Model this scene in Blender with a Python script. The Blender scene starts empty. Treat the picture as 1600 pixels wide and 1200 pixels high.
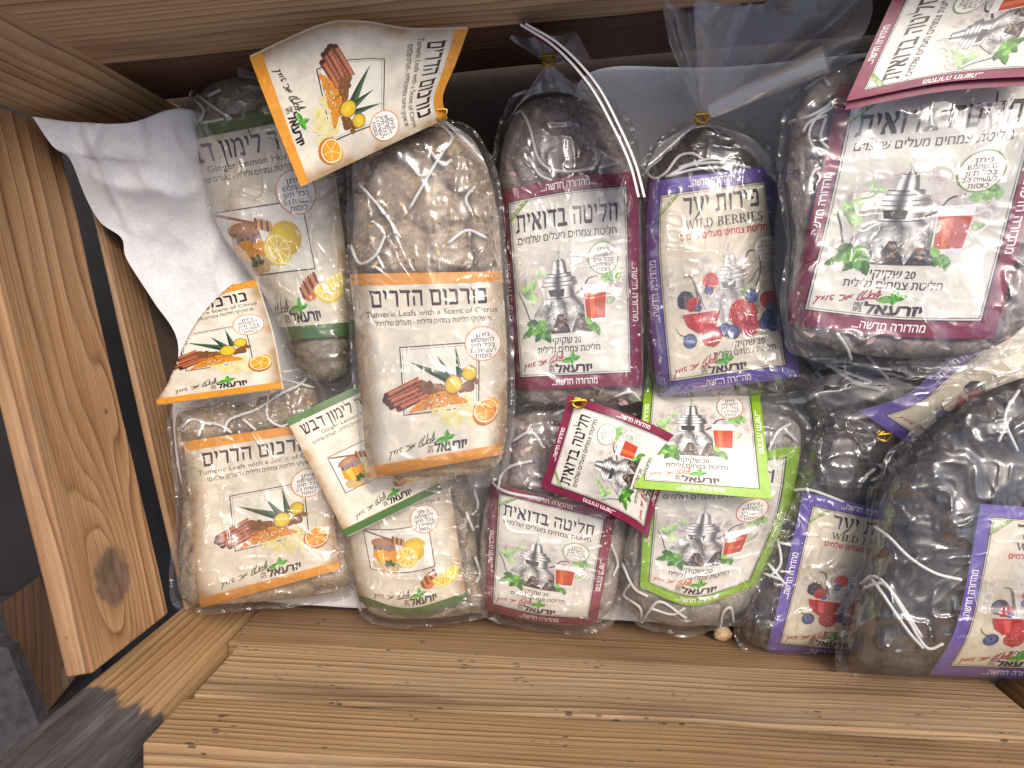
import bpy, math, random
import numpy as np
from mathutils import Vector, Matrix
from mathutils.geometry import tessellate_polygon

sc = bpy.context.scene
C = sc.collection
random.seed(7); RNG = np.random.default_rng(7)

# ------------------------------------------------------------------ camera, sky, sun, exposure
D = 0.62                       # camera height above the crate floor (m)
F = 1200.0                     # focal length in photo pixels (1600 wide)
NADIR = (847.0, 493.0)         # photo pixel the crate's depth runs towards
cam = bpy.data.cameras.new('camera'); cam.sensor_width = 36; cam.lens = 36 * F / 1600
cam.clip_start = 0.01; cam.clip_end = 200
cam_o = bpy.data.objects.new('camera', cam); C.objects.link(cam_o)
vn = Vector(((NADIR[0]-800)/F, -(NADIR[1]-600)/F, -1)).normalized()
ROT = vn.rotation_difference(Vector((0, 0, -1))).to_matrix()
cam_o.matrix_world = Matrix.Translation((0, 0, D)) @ ROT.to_4x4()
sc.camera = cam_o

SUN_EL, SUN_AZ = math.radians(57), math.radians(34)      # azimuth from +y (image up) towards +x
world = bpy.data.worlds.new("World"); sc.world = world; world.use_nodes = True
wn = world.node_tree
sky = wn.nodes.new('ShaderNodeTexSky'); sky.sky_type = 'NISHITA'; sky.sun_disc = False
sky.dust_density = 6.0; sky.ozone_density = 0.0; sky.air_density = 0.7; sky.sun_elevation = SUN_EL; sky.sun_rotation = SUN_AZ
wn.links.new(sky.outputs[0], wn.nodes['Background'].inputs[0])
wn.nodes['Background'].inputs[1].default_value = 0.15
sun = bpy.data.lights.new('sun', 'SUN'); sun.energy = 1.3; sun.angle = math.radians(22); sun.color = (1, .975, .94)
sun_o = bpy.data.objects.new('sun', sun); C.objects.link(sun_o)
sd = Vector((math.sin(SUN_AZ)*math.cos(SUN_EL), math.cos(SUN_AZ)*math.cos(SUN_EL), math.sin(SUN_EL)))
sun_o.rotation_euler = sd.to_track_quat('Z', 'Y').to_euler(); sun_o.location = sd * 3

sc.view_settings.view_transform = 'Standard'; sc.view_settings.look = 'None'
sc.view_settings.exposure = 0.30; sc.view_settings.gamma = 1; sc.view_settings.use_curve_mapping = False
sc.render.engine = 'CYCLES'
sc.cycles.use_denoising = True
sc.cycles.transparent_max_bounces = 24; sc.cycles.max_bounces = 8
sc.cycles.sample_clamp_indirect = 6

# ------------------------------------------------------------------ helpers
RN = np.array(ROT)
def at(px, py, z):
    """photo pixel(s) -> world point(s) at height z"""
    px = np.asarray(px, float); py = np.asarray(py, float); z = np.asarray(z, float)
    px, py, z = np.broadcast_arrays(px, py, z)
    d = np.stack([(px-800)/F, -(py-600)/F, -np.ones_like(px)], -1) @ RN.T
    t = (z - D) / d[..., 2]
    p = d * t[..., None]; p[..., 2] += D
    return p
def PXM(z): return (D - z) / F          # metres per photo pixel at height z

def srgb(r, g, b, k=1.0):
    f = lambda c: ((c/255+.055)/1.055)**2.4 if c > 10 else c/255/12.92
    return (f(r)*k, f(g)*k, f(b)*k)

def hash2(ix, iy, seed):
    h = (ix.astype(np.int64)*374761393 + iy.astype(np.int64)*668265263 + seed*974711) & 0xffffffff
    h = ((h ^ (h >> 13)) * 1274126177) & 0xffffffff
    return ((h ^ (h >> 16)) & 0xffff) / 65535.0
def noise2(x, y, seed=0):
    x = np.asarray(x, float); y = np.asarray(y, float)
    ix = np.floor(x); iy = np.floor(y); fx = x-ix; fy = y-iy
    fx = fx*fx*fx*(fx*(fx*6-15)+10); fy = fy*fy*fy*(fy*(fy*6-15)+10)
    ix = ix.astype(int); iy = iy.astype(int)
    a = hash2(ix, iy, seed); b = hash2(ix+1, iy, seed); c = hash2(ix, iy+1, seed); d = hash2(ix+1, iy+1, seed)
    return (a*(1-fx)+b*fx)*(1-fy) + (c*(1-fx)+d*fx)*fy
def fbm(x, y, seed=0, o=4):
    r = 0; a = .5
    for k in range(o): r = r + a*noise2(x*2**k, y*2**k, seed+k*17); a *= .5
    return r
def ridge(x, y, seed=0):
    return 1 - np.abs(2*noise2(x, y, seed)-1)

def link(name, me, parent=None, loc=(0, 0, 0)):
    o = bpy.data.objects.new(name, me); C.objects.link(o)
    if parent is not None: o.parent = parent
    else: o.location = loc
    return o
def mesh(name, V, Fs, mats, parent=None, org=(0, 0, 0), smooth=True, cols=None, uvs=None, midx=None, label=None, attrs=None):
    V = np.asarray(V, float) - np.asarray(org, float)
    me = bpy.data.meshes.new(name)
    me.from_pydata(V.tolist(), [], [tuple(map(int, f)) for f in Fs])
    for m in (mats if isinstance(mats, (list, tuple)) else [mats]): me.materials.append(m)
    if smooth: me.polygons.foreach_set('use_smooth', [True]*len(me.polygons))
    if midx is not None: me.polygons.foreach_set('material_index', list(map(int, midx)))
    if cols is not None:
        a = me.color_attributes.new('Col', 'FLOAT_COLOR', 'POINT')
        c4 = np.ones((len(V), 4), np.float32); c4[:, :3] = cols
        a.data.foreach_set('color', c4.ravel())
    if uvs is not None:
        uvl = me.uv_layers.new(name='UVMap')
        li = np.zeros(len(me.loops), int); me.loops.foreach_get('vertex_index', li)
        uvl.data.foreach_set('uv', np.asarray(uvs, np.float32)[li].ravel())
    me.update()
    o = link(name, me, parent, org)
    if label: o['label'] = label
    return o
def thing(name, label, cat, loc, group=None):
    o = bpy.data.objects.new(name, None); C.objects.link(o); o.location = loc; o.empty_display_size = .02
    o['label'] = label; o['category'] = cat
    if group: o['group'] = group
    return o
def tag(o, label=None, cat=None, group=None, kind=None):
    if label: o['label'] = label
    if cat: o['category'] = cat
    if group: o['group'] = group
    if kind: o['kind'] = kind
    return o

def catmull(P, n):
    P = np.asarray(P, float)
    if len(P) == 2: return P[0] + (P[1]-P[0])*np.linspace(0, 1, n)[:, None]
    Q = np.vstack([2*P[0]-P[1], P, 2*P[-1]-P[-2]])
    t = np.linspace(0, len(P)-1, n); i = np.minimum(t.astype(int), len(P)-2); f = (t-i)[:, None]
    a, b, c, d = Q[i], Q[i+1], Q[i+2], Q[i+3]
    return .5*((2*b)+(c-a)*f+(2*a-5*b+4*c-d)*f*f+(3*b-a-3*c+d)*f**3)
def closed(P, n):
    P = np.asarray(P, float); m = len(P)
    t = np.linspace(0, m, n, endpoint=False); i = t.astype(int) % m; f = (t-np.floor(t))[:, None]
    a, b, c, d = P[i-1], P[i], P[(i+1) % m], P[(i+2) % m]
    q = .5*((2*b)+(c-a)*f+(2*a-5*b+4*c-d)*f*f+(3*b-a-3*c+d)*f**3)
    s = np.r_[0, np.cumsum(np.linalg.norm(np.diff(np.vstack([q, q[:1]]), axis=0), axis=1))]
    u = np.linspace(0, s[-1], n, endpoint=False); qq = np.vstack([q, q[:1]])
    return np.stack([np.interp(u, s, qq[:, 0]), np.interp(u, s, qq[:, 1])], 1)

def tube(P, r, n=6, sub=5):
    P = catmull(P, max(3, (len(P)-1)*sub+1))
    V = []; Fs = []
    for i, p in enumerate(P):
        t = Vector(P[min(i+1, len(P)-1)]-P[max(i-1, 0)])
        if t.length < 1e-9: t = Vector((1, 0, 0))
        t.normalize(); a = t.orthogonal() if abs(t.z) > .95 else t.cross(Vector((0, 0, 1))); a.normalize(); b = t.cross(a)
        for k in range(n):
            q = Vector(p) + (a*math.cos(2*math.pi*k/n) + b*math.sin(2*math.pi*k/n))*r
            V.append(tuple(q))
    for i in range(len(P)-1):
        for k in range(n):
            Fs.append((i*n+k, i*n+(k+1) % n, (i+1)*n+(k+1) % n, (i+1)*n+k))
    Fs.append(tuple(range(n))[::-1]); Fs.append(tuple((len(P)-1)*n+k for k in range(n)))
    return np.array(V), Fs

# ------------------------------------------------------------------ materials
class NT:
    def __init__(s, name):
        s.m = bpy.data.materials.new(name); s.m.use_nodes = True; s.t = s.m.node_tree
        s.b = s.t.nodes['Principled BSDF']; s.out = s.t.nodes['Material Output']
    def n(s, typ, **kw):
        x = s.t.nodes.new(typ)
        for k, v in kw.items(): setattr(x, k, v)
        return x
    def l(s, a, b): s.t.links.new(a, b)
    def math(s, op, a, b=None, c=None):
        x = s.n('ShaderNodeMath', operation=op)
        for i, v in enumerate((a, b, c)):
            if v is None: continue
            if hasattr(v, 'is_output'): s.l(v, x.inputs[i])
            else: x.inputs[i].default_value = v
        return x.outputs[0]
    def ramp(s, fac, stops):
        r = s.n('ShaderNodeValToRGB'); e = r.color_ramp.elements
        while len(e) < len(stops): e.new(.5)
        for k, (p, c) in enumerate(stops): e[k].position = p; e[k].color = (*c, 1)
        s.l(fac, r.inputs[0]); return r.outputs[0]
    def noise(s, vec, scale, detail=4, rough=.55, typ=None):
        x = s.n('ShaderNodeTexNoise'); x.inputs['Scale'].default_value = scale
        x.inputs['Detail'].default_value = detail; x.inputs['Roughness'].default_value = rough
        if vec is not None: s.l(vec, x.inputs['Vector'])
        return x.outputs[0]
    def mixc(s, fac, a, b, mode='MIX'):
        x = s.n('ShaderNodeMix', data_type='RGBA', blend_type=mode)
        for sock, v in ((x.inputs[0], fac), (x.inputs[6], a), (x.inputs[7], b)):
            if hasattr(v, 'is_output'): s.l(v, sock)
            elif isinstance(v, tuple): sock.default_value = (*v, 1)
            else: sock.default_value = v
        return x.outputs[2]
    def bump(s, h, strength, dist):
        x = s.n('ShaderNodeBump'); x.inputs['Strength'].default_value = strength; x.inputs['Distance'].default_value = dist
        s.l(h, x.inputs['Height']); s.l(x.outputs[0], s.b.inputs['Normal']); return x.outputs[0]
    def objco(s):
        return s.n('ShaderNodeNewGeometry').outputs['Position']

def wood(name, light, mid, dark, rings=90, seed=0, knots=(), specks=.5, paint_z=None, warp=1.0, gloss=.6):
    w = NT(name)
    uv = w.n('ShaderNodeUVMap', uv_map='UVMap').outputs[0]
    sep = w.n('ShaderNodeSeparateXYZ'); w.l(uv, sep.inputs[0]); U, Vv = sep.outputs[0], sep.outputs[1]
    def vec(su, sv, off):
        c = w.n('ShaderNodeCombineXYZ'); w.l(w.math('MULTIPLY', U, su), c.inputs[0]); w.l(w.math('MULTIPLY', Vv, sv), c.inputs[1])
        c.inputs[2].default_value = seed*3.7+off; return c.outputs[0]
    warpn = w.noise(vec(2.2, 9, 0), 1, 3); warp2 = w.noise(vec(.8, 22, 11), 1, 2)
    t = w.math('ADD', w.math('MULTIPLY', Vv, rings), w.math('MULTIPLY', warpn, 5.0*warp))
    t = w.math('ADD', t, w.math('MULTIPLY', warp2, rings*.030))
    spots = None
    for (ku, kv, su, sv, amp, rad) in knots:
        du = w.math('DIVIDE', w.math('SUBTRACT', U, ku), su); dv = w.math('DIVIDE', w.math('SUBTRACT', Vv, kv), sv)
        r2 = w.math('ADD', w.math('MULTIPLY', du, du), w.math('MULTIPLY', dv, dv))
        t = w.math('ADD', t, w.math('MULTIPLY', w.math('EXPONENT', w.math('MULTIPLY', r2, -1.0)), amp))
        du2 = w.math('SUBTRACT', U, ku); dv2 = w.math('SUBTRACT', Vv, kv)
        rr = w.math('SQRT', w.math('ADD', w.math('MULTIPLY', du2, du2), w.math('MULTIPLY', dv2, dv2)))
        rr = w.math('ADD', rr, w.math('MULTIPLY', w.math('SUBTRACT', w.noise(vec(90, 90, 5), 1, 2), .5), rad*.9))
        k = w.n('ShaderNodeMapRange'); k.interpolation_type = 'SMOOTHSTEP'
        w.l(rr, k.inputs[0]); k.inputs[1].default_value = rad*1.15; k.inputs[2].default_value = rad*.75
        spots = k.outputs[0] if spots is None else w.math('MAXIMUM', spots, k.outputs[0])
    fr = w.math('FRACT', t)
    grain = w.ramp(fr, [(0, light), (.35, tuple(.6*a+.4*b for a, b in zip(light, mid))), (.72, mid), (.9, dark), (1.0, light)])
    soft = w.math('MULTIPLY', w.math('MAXIMUM', w.math('SUBTRACT', w.noise(vec(3, 45, 12), 1, 3), .38), 0.0), 1.9)
    grain = w.mixc(soft, grain, tuple(.5*a+.5*b for a, b in zip(light, mid)))
    streak = w.noise(vec(5, 420, 1), 1, 4, .7)
    col = w.mixc(w.math('MULTIPLY', w.math('SUBTRACT', streak, .30), 1.25), grain, tuple(.62*c for c in mid))
    blot = w.ramp(w.noise(vec(4, 20, 2), 1, 5, .6), [(.3, (.58, .53, .49)), (.42, (.86, .84, .82)), (.55, (1, 1, 1)), (.72, (1.10, 1.08, 1.05))])
    col = w.mixc(1.0, col, blot, 'MULTIPLY')
    grey = w.math('MULTIPLY', w.math('GREATER_THAN', w.noise(vec(6, 34, 8), 1, 6, .75), .60), .22)
    col = w.mixc(grey, col, srgb(120, 108, 100))
    vor = w.n('ShaderNodeTexVoronoi'); vor.inputs['Scale'].default_value = 1; w.l(vec(110, 260, 3), vor.inputs['Vector'])
    sp = w.math('LESS_THAN', vor.outputs['Distance'], w.math('MULTIPLY', w.math('SUBTRACT', w.noise(vec(40, 40, 6), 1, 1), .52), specks))
    col = w.mixc(w.math('MULTIPLY', sp, .75), col, srgb(50, 32, 22))
    if spots is not None:
        kc = w.ramp(w.noise(vec(60, 160, 4), 1, 4), [(.3, srgb(72, 58, 50)), (.7, srgb(128, 104, 86))])
        col = w.mixc(w.math('MULTIPLY', spots, .9), col, kc)
    if paint_z is not None:
        pos = w.n('ShaderNodeSeparateXYZ'); w.l(w.objco(), pos.inputs[0])
        z = w.math('ADD', pos.outputs[2], w.math('MULTIPLY', w.math('SUBTRACT', w.noise(vec(14, 90, 7), 1, 6, .72), .5), .055))
        mr = w.n('ShaderNodeMapRange'); mr.interpolation_type = 'SMOOTHSTEP'; w.l(z, mr.inputs[0]); mr.inputs[1].default_value = paint_z-.004; mr.inputs[2].default_value = paint_z+.006; msk = mr.outputs[0]
        pc = w.ramp(w.noise(vec(12, 140, 9), 1, 5, .7), [(.3, srgb(42, 40, 42)), (.55, srgb(84, 80, 80)), (.75, srgb(120, 116, 114))])
        col = w.mixc(msk, col, pc)
    hs = w.n('ShaderNodeHueSaturation'); hs.inputs['Saturation'].default_value = 1.0; hs.inputs['Hue'].default_value = .502; hs.inputs['Value'].default_value = .90; w.l(col, hs.inputs['Color']); col = hs.outputs[0]
    w.l(col, w.b.inputs['Base Color']); w.b.inputs['Roughness'].default_value = gloss
    w.b.inputs['Specular IOR Level'].default_value = .35
    h = w.math('ADD', w.math('MULTIPLY', fr, -.35), streak)
    w.bump(h, .8, .0016)
    return w.m

def m_printed(name='printed_paper', rough=.38):
    w = NT(name)
    a = w.n('ShaderNodeVertexColor', layer_name='Col').outputs[0]
    pos = w.objco()
    n1 = w.noise(pos, 160, 5, .65); n2 = w.noise(pos, 900, 2)
    k = w.ramp(w.math('ADD', w.math('MULTIPLY', n1, .7), w.math('MULTIPLY', n2, .3)), [(.3, (.80, .79, .78)), (.5, (.97, .97, .97)), (.7, (1.05, 1.05, 1.04))])
    w.l(w.mixc(1.0, a, k, 'MULTIPLY'), w.b.inputs['Base Color'])
    w.b.inputs['Roughness'].default_value = rough; w.b.inputs['Specular IOR Level'].default_value = .4
    w.bump(w.noise(pos, 60, 3), .25, .0012)
    return w.m

def m_film(name='cellophane', k=1.2, haze=.038, rough=.045, bstr=.30, cap=.17):
    w = NT(name); w.t.nodes.remove(w.b)
    pos = w.objco()
    rn = w.n('ShaderNodeTexNoise'); rn.noise_type = 'RIDGED_MULTIFRACTAL'; rn.inputs['Scale'].default_value = 12
    rn.inputs['Detail'].default_value = 1.6; rn.inputs['Distortion'].default_value = 1.6; w.l(pos, rn.inputs['Vector'])
    lo = w.noise(pos, 17, 1, .5)
    vo = w.n('ShaderNodeTexVoronoi', feature='F1'); vo.inputs['Scale'].default_value = 62
    wv = w.n('ShaderNodeVectorMath', operation='ADD'); w.l(pos, wv.inputs[0])
    ns = w.n('ShaderNodeTexNoise'); ns.inputs['Scale'].default_value = 30; w.l(pos, ns.inputs['Vector'])
    sc_ = w.n('ShaderNodeVectorMath', operation='SCALE'); w.l(ns.outputs['Color'], sc_.inputs[0]); sc_.inputs['Scale'].default_value = .03
    w.l(sc_.outputs[0], wv.inputs[1]); w.l(wv.outputs[0], vo.inputs['Vector'])
    h = w.math('ADD', w.math('MULTIPLY', rn.outputs[0], .70), w.math('ADD', w.math('MULTIPLY', lo, 1.1), w.math('MULTIPLY', vo.outputs['Distance'], .08)))
    b = w.n('ShaderNodeBump'); b.inputs['Strength'].default_value = bstr; b.inputs['Distance'].default_value = .006
    w.l(h, b.inputs['Height'])
    fz = w.n('ShaderNodeFresnel'); fz.inputs['IOR'].default_value = 1.5; w.l(b.outputs[0], fz.inputs['Normal'])
    gl = w.n('ShaderNodeBsdfGlossy'); gl.inputs['Roughness'].default_value = rough; w.l(b.outputs[0], gl.inputs['Normal'])
    gl.inputs['Color'].default_value = (1, 1, 1, 1)
    tr = w.n('ShaderNodeBsdfTransparent'); tr.inputs['Color'].default_value = (.97, .97, .97, 1)
    df = w.n('ShaderNodeBsdfDiffuse'); df.inputs['Color'].default_value = (.88, .87, .86, 1)
    m1 = w.n('ShaderNodeMixShader'); m1.inputs[0].default_value = haze
    w.l(tr.outputs[0], m1.inputs[1]); w.l(df.outputs[0], m1.inputs[2])
    g2 = w.n('ShaderNodeBsdfGlossy'); g2.inputs['Roughness'].default_value = .33; w.l(b.outputs[0], g2.inputs['Normal'])
    m3 = w.n('ShaderNodeMixShader'); m3.inputs[0].default_value = .046; w.l(m1.outputs[0], m3.inputs[1]); w.l(g2.outputs[0], m3.inputs[2]); m1 = m3
    m2 = w.n('ShaderNodeMixShader')
    w.l(w.math('MINIMUM', w.math('MULTIPLY', fz.outputs[0], k), cap), m2.inputs[0])
    w.l(m1.outputs[0], m2.inputs[1]); w.l(gl.outputs[0], m2.inputs[2]); w.l(m2.outputs[0], w.out.inputs[0])
    return w.m

def m_fill(name, cols, scale=520, veil=.25):
    """dried herbs seen through their gauze sachets"""
    w = NT(name); pos = w.objco()
    a = w.n('ShaderNodeVertexColor', layer_name='Col').outputs[0]
    vo = w.n('ShaderNodeTexVoronoi'); vo.inputs['Scale'].default_value = scale; w.l(pos, vo.inputs['Vector'])
    sp = w.n('ShaderNodeSeparateColor'); w.l(vo.outputs['Color'], sp.inputs[0])
    n1 = w.noise(pos, 140, 5, .7)
    f = w.math('ADD', w.math('MULTIPLY', sp.outputs[0], .32), w.math('MULTIPLY', n1, .68))
    k = len(cols)
    c = w.ramp(f, [(.22+.56*i/(k-1), cc) for i, cc in enumerate(cols)])
    c = w.mixc(1.0, c, a, 'MULTIPLY')
    v2 = w.noise(pos, 45, 4, .6)
    c = w.mixc(w.math('MULTIPLY', v2, veil), c, srgb(176, 170, 164))
    w.l(c, w.b.inputs['Base Color']); w.b.inputs['Roughness'].default_value = .85
    w.b.inputs['Specular IOR Level'].default_value = .15
    w.bump(w.math('ADD', n1, w.math('MULTIPLY', sp.outputs[1], .4)), .45, .0013)
    return w.m

def m_plain(name, col, rough=.6, nscale=200, amt=.25, metallic=0, bump=.2, bd=.001):
    w = NT(name); pos = w.objco(); n = w.noise(pos, nscale, 4)
    c = w.ramp(n, [(.3, tuple(x*(1-amt) for x in col)), (.7, tuple(min(1, x*(1+amt*.6)) for x in col))])
    w.l(c, w.b.inputs['Base Color']); w.b.inputs['Roughness'].default_value = rough
    w.b.inputs['Metallic'].default_value = metallic
    w.bump(n, bump, bd); return w.m

M_print = m_printed()
M_film = m_film()
M_neck = m_film('cellophane_loose', k=1.7, haze=.20, rough=.10, bstr=1.0, cap=.30)
M_string = m_plain('cotton_string', srgb(226, 226, 222), .9, 1500, .2)
M_gold = m_plain('gold_tie', srgb(205, 165, 60), .3, 800, .2, 1)
M_cardedge = m_plain('card_edge', srgb(235, 228, 222), .7, 500, .08)
FILLM = {
 'turmeric': m_fill('turmeric_herbs', [srgb(104, 86, 66), srgb(142, 122, 96), srgb(162, 142, 114), srgb(186, 168, 138)], 420, .35),
 'ginger': m_fill('ginger_herbs', [srgb(84, 76, 60), srgb(120, 110, 88), srgb(146, 134, 110), srgb(174, 162, 136)], 460, .32),
 'bedouin': m_fill('bedouin_herbs', [srgb(106, 94, 90), srgb(142, 128, 120), srgb(164, 150, 142), srgb(190, 176, 168)], 420, .45),
 'green': m_fill('mint_herbs', [srgb(92, 88, 80), srgb(128, 124, 114), srgb(148, 144, 134), srgb(172, 168, 160)], 460, .5),
 'berry': m_fill('berry_herbs', [srgb(26, 22, 23), srgb(44, 38, 39), srgb(62, 54, 54), srgb(90, 80, 76)], 380, .10),
}

# ------------------------------------------------------------------ lettering
def outline_text(s, bold=0.0, cache={}):
    """triangles of a line of text: x from 0 to w, y with letter height 1"""
    key = (s, bold)
    if key in cache: return cache[key]
    if any(ch.isdigit() for ch in s) and any('\u0590' <= ch <= '\u05ff' for ch in s):     # numbers set at the letters' own height
        runs = []
        for ch in s:
            d = ch.isdigit() or (ch == '-' and bool(runs) and runs[-1][0] and runs[-1][1][-1].isdigit())
            if runs and runs[-1][0] == d: runs[-1][1] += ch
            else: runs.append([d, ch])
        x = 0; out = []
        for d, r in runs[::-1]:
            core = r.strip(' '); T, w = outline_text(core, bold)
            if r.endswith(' '): x += .36
            out.append(T+np.array((x, 0))); x += w+.12
            if r.startswith(' '): x += .30
        T = np.concatenate(out); cache[key] = (T, T[..., 0].max()); return cache[key]
    body = s
    if any('\u0590' <= ch <= '\u05ff' for ch in s):      # right-to-left: reverse, keep numbers in order
        out = []; num = ''
        for ch in s:
            if ch.isdigit() or (ch == '-' and num): num += ch
            else:
                if num: out.append(num); num = ''
                out.append(ch)
        if num: out.append(num)
        body = ''.join(t for t in out[::-1])
    c = bpy.data.curves.new('lettering', 'FONT'); c.body = body; c.size = 1; c.fill_mode = 'NONE'; c.resolution_u = 3
    o = bpy.data.objects.new('lettering', c); C.objects.link(o)
    dg = bpy.context.evaluated_depsgraph_get(); ev = o.evaluated_get(dg); me = ev.to_mesh()
    n = len(me.vertices); co = np.zeros(n*3); me.vertices.foreach_get('co', co); co = co.reshape(-1, 3)[:, :2]
    adj = {}
    for e in me.edges:
        a, b = e.vertices; adj.setdefault(a, []).append(b); adj.setdefault(b, []).append(a)
    ev.to_mesh_clear(); bpy.data.objects.remove(o); bpy.data.curves.remove(c)
    seen = set(); loops = []
    for v in adj:
        if v in seen: continue
        lp = [v]; seen.add(v); cur = v
        while True:
            nx = [q for q in adj[cur] if q not in seen]
            if not nx: break
            cur = nx[0]; seen.add(cur); lp.append(cur)
        if len(lp) > 2: loops.append(co[lp])
    area = lambda p: .5*np.sum(p[:, 0]*np.roll(p[:, 1], -1)-np.roll(p[:, 0], -1)*p[:, 1])
    def inside(pt, p):
        x, y = pt; x1, y1 = p[:, 0], p[:, 1]; x2, y2 = np.roll(x1, -1), np.roll(y1, -1)
        cr = ((y1 > y) != (y2 > y)) & (x < (x2-x1)*(y-y1)/np.where(y2 == y1, 1e-9, y2-y1)+x1)
        return np.sum(cr) % 2 == 1
    ars = [area(p) for p in loops]
    sgn = np.sign(max(ars, key=abs)) if ars else 1
    outers = [i for i, a in enumerate(ars) if a*sgn > 0]; holes = {i: [] for i in outers}
    for i, a in enumerate(ars):
        if a*sgn > 0: continue
        cand = [o_ for o_ in outers if inside(loops[i][0], loops[o_]) and abs(ars[o_]) > abs(a)]
        if cand: holes[min(cand, key=lambda q: abs(ars[q]))].append(i)
        else: holes[i] = []
    tris = []
    for i in holes:
        polys = [loops[i]]+[loops[h] for h in holes[i]]
        if bold:
            grown = []
            for p in polys:
                a = p-np.roll(p, 1, 0); b = np.roll(p, -1, 0)-p
                a /= np.linalg.norm(a, axis=1)[:, None]+1e-9; b /= np.linalg.norm(b, axis=1)[:, None]+1e-9
                nn = np.stack([(a+b)[:, 1], -(a+b)[:, 0]], 1); nn /= np.linalg.norm(nn, axis=1)[:, None]+1e-9
                grown.append(p+nn*bold*np.sign(ars[i]))
            polys = grown
        allp = np.vstack(polys)
        for t in tessellate_polygon([[Vector((x, y, 0)) for x, y in p] for p in polys]):
            tris.append(allp[list(t)])
    T = np.array(tris) if tris else np.zeros((0, 3, 2))
    heb = any('\u0590' <= ch <= '\u05ff' for ch in s)
    T = T/(0.58 if heb else 0.70)
    if len(T): T[..., 0] -= T[..., 0].min()
    w = T[..., 0].max() if len(T) else 1
    cache[key] = (T, w); return cache[key]

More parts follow.
